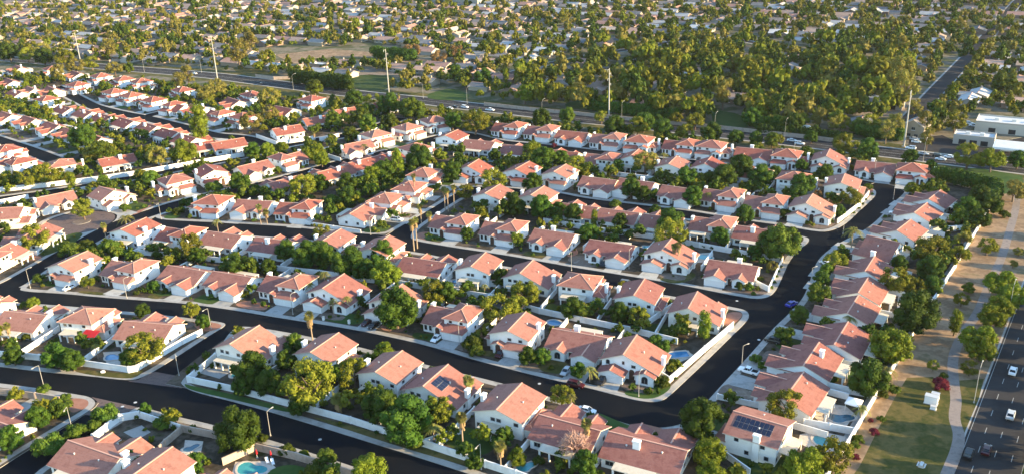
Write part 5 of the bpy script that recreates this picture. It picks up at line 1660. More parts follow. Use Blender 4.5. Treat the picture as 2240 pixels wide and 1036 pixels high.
def add_car(x, y, th, kind, colour, lab, group=None):
    key = (kind, colour)
    if key not in CARS: CARS[key] = car_meshes(kind, colour)
    g = G(x, y + 3)
    onroad = near_dist(g[:2])[0] < 4.6
    r = empty('car', (g[0], g[1], 0.012 if onroad else Z0 + 0.02), th)
    for nm, me, ch in CARS[key]:
        o = bpy.data.objects.new(nm, me); COL.objects.link(o); o.parent = r
        if ch:
            c = bpy.data.objects.new(ch[0], ch[1]); COL.objects.link(c); c.parent = o
    later(r, lab, "car", group)
    return r


s2 = ang((632, 720), (1300, 880)); s3 = ang((985, 545), (1600, 640)); nsA = math.atan2(NS_D[1], NS_D[0]); cA = ang((1540, 845), (1700, 670))
dn = s2 - math.pi / 2
for x, y, th, k, c, lab in [
    (955, 740, dn, 'sedan', 'white', "white sedan on the driveway of a middle street house"), (1096, 774, dn, 'suv', 'red', "dark red car parked on a driveway by the kerb"),
    (802, 706, dn, 'sedan', 'red', "red car on a driveway behind the large dark tree"), (818, 712, dn, 'sedan', 'black', "black car beside the red car"),
    (1259, 841, s2, 'suv', 'red', "dark red car parked on the street by the date palm"), (1318, 832, dn, 'pickup', 'black', "black pickup on the driveway near the street corner"),
    (1238, 812, dn, 'sedan', 'silver', "silver car on a driveway beside the palm"), (1284, 898, s2, 'sedan', 'white', "white car behind the roof with the bare tree"),
    (1637, 812, cA + math.pi / 2, 'pickup', 'white', "white pickup on a driveway of the east row"), (1731, 664, cA - 0.3, 'sedan', 'blue', "blue car at the bend of the curved street"),
    (1690, 745, cA + math.pi / 2, 'suv', 'black', "black car under shrubs on an east row driveway"), (868, 480, ang((905, 500), (1000, 430)) - math.pi / 2, 'pickup', 'white', "white pickup beside the big sloping roof"),
    (152, 629, dn, 'sedan', 'white', "small white car parked at the left corner house"), (1321, 577, s3 - math.pi / 2, 'suv', 'black', "black car on a driveway of the second street row"),
    (1371, 619, s3, 'suv', 'grey', "grey car parked on the second street"), (1807, 576, cA + 1.2, 'sedan', 'white', "white car half hidden on the curved street"),
    (1958, 466, cA + 1.6, 'sedan', 'white', "white car at the upper end of the east row"), (683, 374, dn, 'sedan', 'silver', "silver car on a driveway at left centre"),
    (2215, 812, nsA, 'sedan', 'white', "white car farthest along the right hand road"), (2210, 908, nsA, 'sedan', 'silver', "silver car in the outer lane of the right hand road"),
    (2118, 994, nsA, 'suv', 'black', "black car in the kerb lane of the right hand road"), (2157, 985, nsA, 'sedan', 'red', "red car in the middle lane of the right hand road"),
    (1180, 302, s3 - 1.5, 'sedan', 'black', "dark car on a top row driveway"), (1482, 343, s3 - 1.5, 'sedan', 'white', "white car on a top row driveway"), (1527, 351, s3 - 1.5, 'suv', 'black', "black car on a top row driveway"),
    (232, 211, s2 - 1.4, 'sedan', 'black', "dark car on the far left driveway"), (503, 550, s2, 'sedan', 'white', "white car behind a left garden wall"),
    (945, 247, s2, 'pickup', 'red', "red pickup near the wide road"),
]:
    add_car(x, y, th, k, c, lab)
for x, y, k, c, lab in [(983, 237, 'sedan', 'white', "white"), (996, 234, 'sedan', 'black', "dark"), (1017, 234, 'suv', 'white', "white"), (1072, 240, 'pickup', 'white', "white"), (425, 160, 'sedan', 'white', "white"), (570, 183, 'sedan', 'black', "dark"), (1732, 307, 'sedan', 'white', "white"),
                     (1749, 314, 'suv', 'white', "white"), (2020, 336, 'sedan', 'silver', "silver"), (2057, 348, 'sedan', 'white', "white"), (2075, 343, 'sedan', 'white', "white"), (2052, 341, 'suv', 'black', "dark"), (1390, 270, 'sedan', 'black', "dark"), (2200, 348, 'suv', 'grey', "grey")]:
    i = min(range(len(EW) - 1), key=lambda i: abs((EW[i][0] + EW[i + 1][0]) / 2 - x))
    add_car(x, y, ang(EW[i], EW[i + 1]) + rnd.choice([0, math.pi]), k, c, "%s car driving on the wide road behind the estate" % lab, "cars on the wide road")
for x, y, k, c, lab in [(2004, 310, 'sedan', 'white', "white"), (2000, 304, 'sedan', 'silver', "silver"), (1992, 324, 'suv', 'white', "white"), (2165, 300, 'sedan', 'grey', "grey"), (2160, 318, 'suv', 'silver', "silver"), (2203, 330, 'pickup', 'white', "white"), (2130, 275, 'suv', 'white', "white"), (2148, 279, 'suv', 'white', "white"), (2118, 270, 'suv', 'white', "white")]:
    add_car(x, y, ang(EW[16], EW[18]) + rnd.choice([0, 0.2, math.pi]), k, c, "%s car parked by the shops at upper right" % lab, "cars in the upper right car park")


# ------------------------------------------------------------------ lamps and power poles
def lamp(bx, by, h, th, kind, lab, group, arm=1.6):
    g = G(bx, by)
    r = empty('street_lamp', (g[0], g[1], Z0), th)
    b = MB(); b.tube([(0, 0, 0), (0, 0, h * 0.5), (0, 0, h)], [0.085, 0.07, 0.05], 8, 'lampwhite'); b.build('pole', r)
    b = MB(); b.tube([(0, 0, 0), (0, 0, 0.5)], [0.2, 0.14], 8, 'conc'); b.build('footing', r)
    b = MB()
    if kind == 's': b.tube([(0, 0, h - 0.02), (0, -arm * 0.5, h + 0.10), (0, -arm, h + 0.12)], 0.05, 6, 'lampwhite')
    else: b.tube([(0, 0, h - 0.02), (0, -arm * 0.25, h + 0.9), (0, -arm * 0.6, h + 1.4), (0, -arm, h + 1.5)], 0.06, 6, 'lampwhite')
    b.build('arm', r)
    z = h + (0.10 if kind == 's' else 1.48)
    b = MB(); loft(b, [[(-w_, -arm + y_, z - .08), (w_, -arm + y_, z - .08), (w_ * .7, -arm + y_, z + .07), (-w_ * .7, -arm + y_, z + .07)] for y_, w_ in ((0.1, .08), (-.2, .17), (-.5, .17), (-.65, .08))], 'lampwhite')
    hd = b.build('lamp_head', r)
    b = MB(); b.box(-.12, .12, -arm - .48, -arm - .18, z - .105, z - .078, 'lens'); b.build('lens', hd)
    later(r, lab, "street lamp", group)


for bx, by, road, lab in [
    (97, 848, 0, "lamp post on the lowest street at far left"), (392, 821, 1.0, "lamp post at the paved crossing"), (592, 953, math.pi, "lamp post halfway along the lowest street"), (1622, 806, 2.6, "lamp post on the curved street above the white pickup"),
    (67, 630, math.pi, "lamp post at the left street corner"), (278, 652, math.pi, "lamp post by the small yellow shrub on the left"), (641, 688, math.pi, "lamp post in front of the fifth house, middle street row"), (1005, 753, math.pi, "lamp post beside the white sedan"),
    (1397, 867, math.pi, "lamp post on the corner lawn"), (462, 719, 0, "lamp post by the round tree above the crossing"), (353, 480, 0.5, "lamp post at the left cross street corner"), (1376, 588, math.pi, "lamp post on the second street by a driveway"),
    (1773, 629, 2.6, "lamp post at the bend by the round shrub"), (1844, 512, 0, "lamp post beside the palm on the upper bend"), (1954, 437, 2.6, "lamp post at the top of the curved street"), (1053, 1027, 0, "lamp post by the white wall on the lowest street"),
    (159, 942, 0.6, "lamp post on the lower left side street"), (811, 514, math.pi, "lamp post at the palm street corner lawn"), (1511, 449, math.pi, "lamp post on the upper street before the dark tree"), (1250, 592, 0, "lamp post on the near kerb of the second street"),
    (1735, 350, math.pi, "lamp post on the top street"), (1912, 388, math.pi, "lamp post at the turning head, top right")]:
    lamp(bx, by, 7.0, s2 + road, 's', lab, "estate lamp posts")
for bx, by, sd in [(316, 158, 1), (441, 159, 0), (642, 197, 1), (926, 216, 0), (1022, 228, 1), (1186, 258, 1), (1360, 264, 1), (1563, 290, 1), (1716, 306, 1), (2019, 354, 1)]:
    i = min(range(len(EW) - 1), key=lambda i: abs((EW[i][0] + EW[i + 1][0]) / 2 - bx))
    lamp(bx, by, 9.0, ang(EW[i], EW[i + 1]) + (math.pi if sd else 0), 'l', "tall lamp post with curved arm along the wide road", "lamp posts of the wide road", 3.0)
for u in (34, 92):
    p = ns(u, -0.9); x_, y_ = PX((*p, 0))
    lamp(x_, y_, 9.0, nsA - math.pi / 2 + math.pi, 'l', "lamp post arching over the right hand road", "lamp posts of the right hand road", 3.0)
for bx, by, tx, ty, lab in [(179, 149, 161, 72, "leftmost white power pole"), (477, 182, 459, 78, "second white power pole from the left"), (851, 205, 842, 108, "white power pole beside the green field, middle of five"), (1332, 258, 1331, 150, "fourth white power pole from the left"), (1977, 322, 1998, 198, "rightmost power pole beside the gold trees")]:
    g = G(bx, by)
    lo, hi = 5.0, 60.0
    for _ in range(30):
        z = (lo + hi) / 2
        if PX((g[0], g[1], z))[1] > ty: lo = z
        else: hi = z
    r = empty('power_pole', (g[0], g[1], Z0), ang(EW[6], EW[9]))
    b = MB(); b.tube([(0, 0, 0), (0, 0, z * .5), (0, 0, z)], [0.42, 0.33, 0.20], 12, 'lampwhite'); b.build('pole', r)
    b = MB(); b.tube([(0, 0, 0), (0, 0, 0.4)], 0.95, 12, 'conc'); b.build('footing', r)
    for k, (dz, sg) in enumerate(((1.0, -1), (3.6, 1), (6.2, -1), (9.5, 1))):
        b = MB(); b.tube([(0, 0, z - dz), (0, sg * 1.4, z - dz + 0.55), (0, sg * 2.1, z - dz + 0.6)], [0.11, 0.09, 0.07], 6, 'lampwhite'); a_ = b.build('cross_arm', r)
        b = MB()
        for q in range(5): b.tube([(0, sg * 2.05, z - dz + 0.45 - q * .22), (0, sg * 2.05, z - dz + 0.35 - q * .22)], 0.14, 8, 'galv')
        b.tube([(0, sg * 2.05, z - dz + .55), (0, sg * 2.05, z - dz - .7)], 0.04, 5, 'galv'); b.build('insulator', a_)
    later(r, lab, "power pole", "power poles along the wide road")

# cables from pole to pole
PW_ = [o for o in COL.objects if o.name.startswith('power_pole')]
tops = []
for bx, by, tx, ty in ((179, 149, 161, 72), (477, 182, 459, 78), (851, 205, 842, 108), (1332, 258, 1331, 150), (1977, 322, 1998, 198)):
    g = G(bx, by); lo, hi = 5.0, 60.0
    for _ in range(30):
        z = (lo + hi) / 2
        if PX((g[0], g[1], z))[1] > ty: lo = z
        else: hi = z
    tops.append(np.array([g[0], g[1], z]))
pa = ang(EW[6], EW[9]); off = np.array([-math.sin(pa), math.cos(pa), 0])
for i in range(4):
    names = ("leftmost and second", "second and middle", "middle and fourth", "fourth and rightmost")
    c0 = (tops[i] + tops[i + 1]) / 2
    r = empty('power_line', tuple(c0))
    for dz, sg in ((1.0, -1), (3.6, 1), (6.2, -1), (9.5, 1)):
        a, e = tops[i] + off * sg * 2.05 - np.array([0, 0, dz + .7]), tops[i + 1] + off * sg * 2.05 - np.array([0, 0, dz + .7])
        b = MB(); b.tube([tuple(a + (e - a) * t - c0 - np.array([0, 0, 5.0 * 4 * t * (1 - t)])) for t in np.linspace(0, 1, 17)], 0.022, 4, 'tyre'); b.build('cable', r)
    later(r, "thin sagging cables between the %s power poles" % names[i], "power line", "power lines", c0)

# ------------------------------------------------------------------ small things in gardens and park
def lounger(x, y, th):
    g = G(x, y); r = empty('sun_lounger', (g[0], g[1], Z0 + 0.01), th)
    b = MB(); b.slab([(-.35, -1, .36), (.35, -1, .36), (.35, .35, .36), (-.35, .35, .36)], .07, 'white', 'white'); b.build('seat', r)
    b = MB(); b.slab([(-.35, .36, .36), (.35, .36, .36), (.35, 1.0, .78), (-.35, 1.0, .78)], .07, 'white', 'white'); b.build('backrest', r)
    for sx in (-.3, .3):
        for y_ in (-.85, .3):
            b = MB(); b.tube([(sx, y_, 0), (sx, y_, .30)], .03, 5, 'white'); b.build('leg', r)
    later(r, "white sunlounger on the terrace by the turquoise pool", "sunlounger", "two sunloungers")


lounger(585, 1010, s2 + 0.9); lounger(597, 1013, s2 + 0.9)
for x, y in ((563, 1001), (594, 1004)):
    g = G(x, y); r = empty('parasol', (g[0], g[1], Z0 + 0.01))
    b = MB(); b.tube([(0, 0, 0), (0, 0, 2.5)], .035, 6, 'white'); b.build('pole', r)
    b = MB(); b.tube([(0, 0, .9), (0, 0, 1.2), (0, 0, 2.1), (0, 0, 2.45)], [.10, .26, .16, .03], 9, 'redcloth'); b.build('canopy', r)
    b = MB(); b.tube([(0, 0, 0), (0, 0, .1)], .3, 10, 'conc'); b.build('base', r)
    later(r, "closed red parasol by the lower left turquoise pool", "parasol", "closed red parasols")
g = G(1866, 895); r = empty('party_tent', (g[0], g[1], Z0), cA)
for sx in (-1.6, 1.6):
    for sy in (-1.6, 1.6):
        b = MB(); b.tube([(sx, sy, 0), (sx, sy, 2.3)], .05, 6, 'white'); b.build('leg', r)
b = MB()
for i, (a, c) in enumerate((((-1.8, -1.8), (1.8, -1.8)), ((1.8, -1.8), (1.8, 1.8)), ((1.8, 1.8), (-1.8, 1.8)), ((-1.8, 1.8), (-1.8, -1.8)))):
    b.poly([(*a, 2.25), (*c, 2.25), (0, 0, 3.3)], 'white'); b.poly([(*a, 1.95), (*c, 1.95), (*c, 2.25), (*a, 2.25)], 'white')
b.build('canopy', r)
later(r, "white canopy tent on an east row terrace", "tent", None)
for x, y, sx, sy, sz, lab in [(2036, 882, 3.0, 1.6, 2.2, "large white utility cabinet on the park lawn"), (2045, 871, 1.8, 1.2, 1.5, "white utility cabinet behind the large one"), (2041, 895, 1.3, 0.9, 0.9, "small white cabinet in front of the large one")]:
    g = G(x, y); r = empty('utility_cabinet', (g[0], g[1], Z0), nsA + math.pi / 2)
    b = MB(); b.box(-sx / 2, sx / 2, -sy / 2, sy / 2, .12, sz, 'car_white'); b.build('housing', r)
    b = MB(); b.box(-sx / 2 - .15, sx / 2 + .15, -sy / 2 - .15, sy / 2 + .15, 0, .12, 'conc'); b.build('base', r)
    b = MB(); b.box(-sx / 2 - .08, sx / 2 + .08, -sy / 2 - .08, sy / 2 + .08, sz, sz + .1, 'galv'); b.build('lid', r)
    for k in (-1, 1):
        b = MB(); b.box(k * sx / 4 - sx / 5, k * sx / 4 + sx / 5, -sy / 2 - .04, -sy / 2 - .002, .25, sz - .15, 'white'); b.build('door', r)
    later(r, lab, "cabinet", None)
g = G(2015, 1020); r = empty('picnic_bench', (g[0], g[1], Z0), nsA)
b = MB(); b.box(-.9, .9, -.35, .35, .70, .78, 'galv'); b.build('table_top', r)
for k in (-1, 1):
    b = MB(); b.box(-.9, .9, k * .75 - .15, k * .75 + .15, .42, .48, 'galv'); b.build('seat', r)
    b = MB(); b.tube([(k * .6, -.75, .42), (k * .6, -.2, .70)], .04, 5, 'galv'); b.tube([(k * .6, .75, .42), (k * .6, .2, .70)], .04, 5, 'galv'); b.box(k * .6 - .05, k * .6 + .05, -.6, .6, 0, .42, 'galv'); b.build('leg', r)
later(r, "grey metal picnic bench on the park lawn", "bench", None)
for x, y in ((226, 814),):
    g = G(x, y)
    b = MB()
    b.faces([tuple(np.array([*g[:2], Z0 + .2]) + v * np.array([.8, .55, .45]) * (1 + .15 * math.sin(5 * v[0] + 3 * v[1]))) for v in ICO_V], [tuple(f) for f in ICO_F], 'white')
    o = b.build('boulder'); later(o, "pale boulder on the grass by the crossing", "boulder", None, (g[0], g[1], 0.3))
for x, y, th in [(355, 546, 0), (708, 700, 0), (1148, 797, 0), (764, 708, 0), (2070, 1, 0)][:4]:
    g = G(x, y); r = empty('mailbox', (g[0], g[1], Z0), s2)
    b = MB(); b.box(-.3, .3, -.3, .3, 0, 1.2, 'whitewall'); b.build('pillar', r)
    b = MB(); b.box(-.36, .36, -.36, .36, 1.2, 1.32, 'fascia'); b.build('cap', r)
    later(r, "white stucco mailbox pillar by the kerb", "mailbox", "mailbox pillars")

# ------------------------------------------------------------------ the far neighbourhood
FO = G(1120, 243)[:2]
FA = ang((560, 178), (1740, 310))
F1 = np.array([math.cos(FA), math.sin(FA)]); F2 = np.array([-math.sin(FA), math.cos(FA)])
for P, m in [
    ([(600, 120), (720, 108), (830, 116), (960, 134), (985, 150), (900, 152), (760, 143), (640, 140)], 'sand'), ([(660, 128), (820, 126), (930, 146), (800, 146)], 'drylawn'),
    ([(765, 172), (800, 163), (862, 168), (872, 186), (830, 200), (772, 192)], 'lawn'), ([(930, 208), (985, 193), (1030, 208), (1018, 222), (940, 218)], 'lawn'),
    ([(1700, 186), (1745, 180), (1752, 198), (1705, 206)], 'lawn'), ([(1235, 226), (1282, 220), (1292, 238), (1240, 240)], 'lawn'), ([(1555, 240), (1620, 250), (1640, 282), (1560, 274)], 'lawn'),
    ([(950, 140), (1040, 134), (1080, 142), (1000, 152)], 'lawn'), ([(780, 4), (1000, -2), (1050, 6), (820, 12)], 'sand'), ([(505, 145), (570, 150), (600, 165), (520, 162)], 'drylawn'),
    ([(485, 190), (560, 188), (640, 197), (720, 210), (700, 222), (620, 212), (480, 226)], 'drylawn'), ([(500, 186), (555, 188), (600, 196), (520, 197)], 'sand'), ([(570, 196), (735, 213), (740, 222), (640, 216)], 'sand'),
    ([(705, 220), (760, 225), (770, 245), (735, 262), (690, 250)], 'lawn'), ([(350, 120), (440, 128), (430, 138), (340, 130)], 'sand'), ([(1130, 150), (1180, 140), (1240, 150), (1190, 160)], 'gravel'),
    ([(1800, 205), (1990, 215), (1980, 260), (1780, 245)], 'gravel'), ([(0, 95), (70, 90), (90, 105), (10, 112)], 'sand'), ([(740, 150), (850, 148), (880, 165), (770, 165)], 'gravel'),
]:
    px_sheet("far_field" if m in ('sand', 'gravel') else "far_lawn", P, m, 0.012 + 0.004 * ('drylawn' == m), 1)
FR = []
for c, w in [([(1960, 292), (1990, 262), (2021, 229), (2060, 187), (2100, 145), (2160, 80), (2210, 23), (2245, -15)], 9.0), ([(1100, 165), (1200, 140), (1320, 118), (1440, 98), (1530, 78)], 7.0), ([(1250, 165), (1330, 150), (1390, 160)], 6.5),
             ([(1560, 75), (1700, 105), (1850, 130), (2010, 165)], 7.0)]:
    C = smooth([G(*p) for p in c]); FR.append((C, w))
    sheet("far_pavement", ribbon(C, w + 2.4), 'drive', Z0 + 0.03)
    sheet("far_street", ribbon(C, w), 'asphalt2', Z0 + 0.036)


def far_ok(p, pad):
    for C, w in FR:
        if np.min(np.hypot(*(np.array(C) - p).T)) < w / 2 + pad: return False
    return True


FIELDS = [px_poly(P) for P in ([(600, 106), (830, 100), (985, 130), (985, 152), (760, 145), (600, 140)], [(765, 165), (862, 160), (885, 186), (840, 202), (765, 195)], [(930, 200), (985, 190), (1035, 208), (1018, 224)], [(1700, 180), (1752, 178), (1755, 208), (1700, 208)], [(1555, 240), (1620, 248), (1640, 285), (1560, 280)])]


EWA = np.array(EWW)


def behind_ew(p):
    i = int(np.argmin(np.hypot(*(EWA - p).T)))
    t = EWW[min(i + 1, len(EWW) - 1)] - EWW[max(i - 1, 0)]
    n = np.array([-t[1], t[0]]) / np.hypot(*t)
    return float((p - EWW[i]) @ n)


def far_house_meshes(v, w, d, ell):
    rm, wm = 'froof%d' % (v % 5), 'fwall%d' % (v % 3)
    A, B = MB(), MB()
    wall_gable(A, 'x', -w / 2, w / 2, -d / 2, d / 2, 3.0, 0.36, wm); roof_gable_x(B, -w / 2, w / 2, -d / 2, d / 2, 3.0, 0.36, rm)
    B.v = [p for p in B.v]
    parts = [('wall', A), ('roof', B)]
    if ell:
        A2, B2 = MB(), MB()
        x0 = w * 0.08
        wall_gable(A2, 'y', x0, x0 + d * .62, -d / 2 - 5, -d / 2 + .2, 2.85, 0.38, wm); roof_gable_y(B2, x0, x0 + d * .62, -d / 2 - 5, 0, 2.85, 0.38, rm)
        parts += [('wing_wall', A2), ('wing_roof', B2)]
    c = MB(); c.box(-w * .3 - .5, -w * .3 + .5, -.4, .4, 3, 6.2, wm); parts.append(('chimney', c))
    for u in (-w * .32, -w * .08):
        f, p = opening(('y', -d / 2, -1), u, 0.9, 1.6, 1.2); parts.append(('window', _join(f, p)))
    return parts


FH = {}
for v in range(15):
    for ell in (0, 1):
        FH[(v, ell)] = far_house_meshes(v, 15 + (v * 7) % 4, 9.5 + v % 3, ell)
FM = {}
cand = []
for iu in range(-60, 52):
    for iv in range(0, 62):
        jv = iv * 19.0 + (iv // 2) * 12.0 + 22
        p = FO + F1 * (iu * 23.5 + rnd.uniform(-2.5, 2.5)) + F2 * (jv + rnd.uniform(-2, 2))
        x, y = PX((p[0], p[1], 3))
        r_ = rnd.random()
        if not (-60 < x < 2300 and -25 < y < 330): continue
        if behind_ew(p) < 24: continue
        dense = 1130 < x < 1990 and 95 + (x < 1300) * 60 < y < 300
        if dense and r_ < 0.62: continue
        if not dense and r_ < 0.10: continue
        if x > 1990 and y > 235 : continue
        if any(inside(f, p) for f in FIELDS) or not far_ok(p, 13): continue
        cand.append((np.hypot(*p), p, x, y, iv))
cand.sort(key=lambda c: c[0])
FAR_H = []
ROOFW = ["brown-grey roof", "tan roof", "dark roof", "pale roof", "reddish roof"]
WALLW = ["cream", "white", "brown"]
merged = {}
for k, (d, p, x, y, iv) in enumerate(cand):
    v, ell = rnd.randrange(15), int(rnd.random() < 0.6)
    th = FA + (math.pi if iv % 2 else 0) + (math.pi / 2 if rnd.random() < 0.18 else 0) + rnd.uniform(-.06, .06)
    FAR_H.append(p)
    if k < 140:
        if (v, ell) not in FM: FM[(v, ell)] = [(n_, b_.mesh(n_)) for n_, b_ in FH[(v, ell)]]
        r = empty('far_house', (p[0], p[1], Z0), th)
        s_ = rnd.uniform(0.92, 1.12); r.scale = (s_, s_, s_)
        for n_, me in FM[(v, ell)]:
            o = bpy.data.objects.new(n_, me); COL.objects.link(o); o.parent = r
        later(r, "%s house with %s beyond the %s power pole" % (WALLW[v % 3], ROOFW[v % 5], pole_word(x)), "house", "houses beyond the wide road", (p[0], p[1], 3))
    else:
        ca, sa = math.cos(th), math.sin(th)
        for n_, b_ in FH[(v, ell)]:
            if n_ in ('window', 'chimney'): continue
            V = np.array(b_.v); V = np.stack([V[:, 0] * ca - V[:, 1] * sa + p[0], V[:, 0] * sa + V[:, 1] * ca + p[1], V[:, 2] + Z0], 1)
            for f, mi in zip(b_.f, b_.m):
                L_ = merged.setdefault(b_.mats[mi], ([], [], [0]))
                L_[1].append(tuple(i + L_[2][0] for i in f))
            for mn in {b_.mats[i] for i in b_.m}: merged[mn][0].append(V); merged[mn][2][0] += len(V)
FB = MB()
# one mesh: the far roofs that read as a carpet
for mn, (Vs, Fs, c) in merged.items():
    FB.faces([tuple(q) for q in np.concatenate(Vs)], Fs, mn)
o = FB.build('far_rooftops', kind='stuff'); o["label"] = "carpet of small rooftops reaching to the top of the view"; o["category"] = "rooftops"

# named buildings beyond the road
def block(x, y, sx, sy, h, th, lab, wm='fwall1', rm='whiteroof', units=2):
    g = G(x, y); r = empty('shop_building', (g[0], g[1], Z0), th)
    b = MB(); b.box(-sx / 2, sx / 2, -sy / 2, sy / 2, 0, h, wm); b.build('wall', r)
    b = MB(); b.box(-sx / 2 + .3, sx / 2 - .3, -sy / 2 + .3, sy / 2 - .3, h, h + .06, rm); b.build('roof', r)
    for q in ((-sx / 2, sx / 2, -sy / 2, -sy / 2 + .3), (-sx / 2, sx / 2, sy / 2 - .3, sy / 2), (-sx / 2, -sx / 2 + .3, -sy / 2 + .302, sy / 2 - .302), (sx / 2 - .3, sx / 2, -sy / 2 + .302, sy / 2 - .302)):
        b = MB(); b.box(*q, h + .002, h + .7, wm); b.build('parapet', r)
    for i in range(units):
        b = MB(); cx = (i + .5) / units * sx * .7 - sx * .35; b.box(cx - 1, cx + 1, -1, 1, h + .07, h + 1.2, 'galv'); b.build('roof_unit', r)
    for i in range(3):
        cx = (i + .5) / 3 * sx * .8 - sx * .4; b = MB(); b.box(cx - 1.6, cx + 1.6, -sy / 2 - .04, -sy / 2 + .02, .2, 2.6, 'glass'); b.build('shop_window', r)
    later(r, lab, "building", None)


block(2215, 288, 34, 16, 5.0, FA, "long white flat-roofed building at the upper right edge", units=3)
block(2130, 314, 18, 10, 4.2, FA, "white flat-roofed shop left of the long building")
block(1932, 234, 22, 13, 4.6, FA, "white flat-roofed building left of the rightmost power pole")
block(1875, 232, 12, 9, 4.0, FA, "small white flat-roofed building beside the larger one", units=1)
block(690, 152, 22, 9, 4.4, FA, "open white-roofed barn by the tan field", 'fwall2', units=1)
block(1160, 92, 26, 14, 4.5, FA, "pale flat-roofed building in the centre distance")
block(1010, 8, 70, 40, 9.0, FA, "large pale flat building at the top edge", units=3)
g = G(2228, 345); r = empty('fuel_canopy', (g[0], g[1], Z0), FA)
b = MB(); b.box(-11, 11, -7, 7, 4.6, 5.6, 'white'); b.build('canopy', r)
b = MB(); b.box(-10.6, 10.6, -6.6, 6.6, 5.602, 5.66, 'whiteroof'); b.build('canopy_roof', r)
for sx in (-7, 0, 7):
    for sy in (-4, 4):
        b = MB(); b.box(sx - .35, sx + .35, sy - .35, sy + .35, 0, 4.6, 'white'); b.build('column', r)
    b = MB(); b.box(sx - .5, sx + .5, -1.2, 1.2, .15, 1.9, 'galv'); b.build('pump', r)
later(r, "white forecourt canopy on columns at the right edge", "canopy", None)
g = G(2005, 296); r = empty('house', (g[0], g[1], Z0), FA - 0.2)
b = MB(); wall_gable(b, 'y', -5.5, 5.5, -7, 8, 6.2, 0.55, 'fwall0'); b.build('wall', r)
b = MB(); roof_gable_y(b, -5.5, 5.5, -7, 8, 6.2, 0.55, 'froof0'); b.build('roof', r)
for z, u in ((.6, -1.5), (.6, 2), (4.0, 0.3)):
    f, p = opening(('y', -7, -1), u, z, 1.9, 1.6); w_ = f.build('window', r); p.build('pane', w_)
later(r, "cream gabled two-storey house right of the fifth power pole", "house", None)
for x, y, lab in [(1764, 292, "white arched garden shelter by the far kerb"), ]:
    g = G(x, y); r = empty('shelter', (g[0], g[1], Z0), FA)
    b = MB()
    n = 10
    pts = [(4.2 * math.cos(math.pi * k / n), 4.2 * math.sin(math.pi * k / n)) for k in range(n + 1)]
    for k in range(n): b.slab([(pts[k + 1][0], -.4, pts[k + 1][1]), (pts[k][0], -.4, pts[k][1]), (pts[k][0], .4, pts[k][1]), (pts[k + 1][0], .4, pts[k + 1][1])], .02, 'white', 'white')
    b.poly([(x_, -.3, z_) for x_, z_ in pts], 'white'); b.build('front_wall', r)
    b = MB(); b.box(-.9, .9, -.36, -.305, 0, 2.4, 'glass'); b.build('door', r)
    later(r, lab, "shelter", None)
for x, y, hh in ((780, 178, 0),):
    pass
wall([(560, 170), (600, 175), (640, 174)], 2.2, 'tanwall', "tan wall along the wide road left of the hedge", "walls along the wide road")
wall([(1060, 232), (1160, 243), (1265, 253), (1400, 267), (1560, 282), (1760, 304), (1900, 322)], 2.0, 'tanwall', "long tan wall on the far side of the wide road", "walls along the wide road")
wall([(240, 138), (300, 131), (350, 126)], 2.2, 'tanwall', "pale wall right of the leftmost power pole", "walls along the wide road")
wall([(1180, 170), (1260, 147), (1320, 132)], 2.2, 'tanwall', "pale wall along a street in the wooded area", "walls along the wide road")

# ------------------------------------------------------------------ far trees: the nearest as trees, the rest as one wood
pts = []
HP = np.array(FAR_H)
tries = 0
CELLS = set()
NEAR_T = np.array([(a, b_) for a, b_, r_ in TREE_PX])
while len(pts) < 4700 and tries < 160000:
    tries += 1
    x, y = rnd.uniform(-60, 2300), -28 + 330 * rnd.random() ** 1.15
    # even over the ground rather than over the picture
    p = G(x, y)[:2]
    q = np.array(p)
    w_ = np.hypot(*q) / 1150.0
    if rnd.random() > w_ ** 2.2 * 1.5 + 0.05 and not (1130 < x < 2000 and y > 95): continue
    be = behind_ew(q)
    if be < 15: continue
    dense = 1130 < x < 2000 and 95 + (x < 1300) * 50 < y < 305
    if dense and rnd.random() < 0.45: continue
    if any(inside(f, q) for f in FIELDS) or not far_ok(q, 4.5): continue
    if x > 2060 and y > 262: continue
    hd = np.min(np.hypot(HP[:, 0] - q[0], HP[:, 1] - q[1]))
    if hd < 7.6: continue
    td = np.min(np.hypot(NEAR_T[:, 0] - q[0], NEAR_T[:, 1] - q[1]))
    if td < 4: continue
    cell = (int(q[0] // (7.4 if dense else 4.6)), int(q[1] // (7.4 if dense else 4.6)), dense)
    if cell in CELLS: continue
    CELLS.add(cell)
    pts.append((np.hypot(*q), q, x, y, dense))
pts.sort(key=lambda t: t[0])
n_ind = sum(1 for t in TAGGED if t[0].name.split('.')[0] == 'tree')
room = 14
r_ = np.random.default_rng(77)
LOW = []
for i in range(6):
    P = puffs_dome(r_, 9, zc=1.1, sq=(1.0, 0.75, 1.25, 0.9, 1.1, 0.8)[i], pr=(0.28, 0.46), tall=(1, 1, 1.3, 1, 1.1, 1)[i])[1 if i % 2 else 0:]
    LOW.append(crown_geo(P, 85, 0.16, r_, 0.7, 0.78))
acc = {}
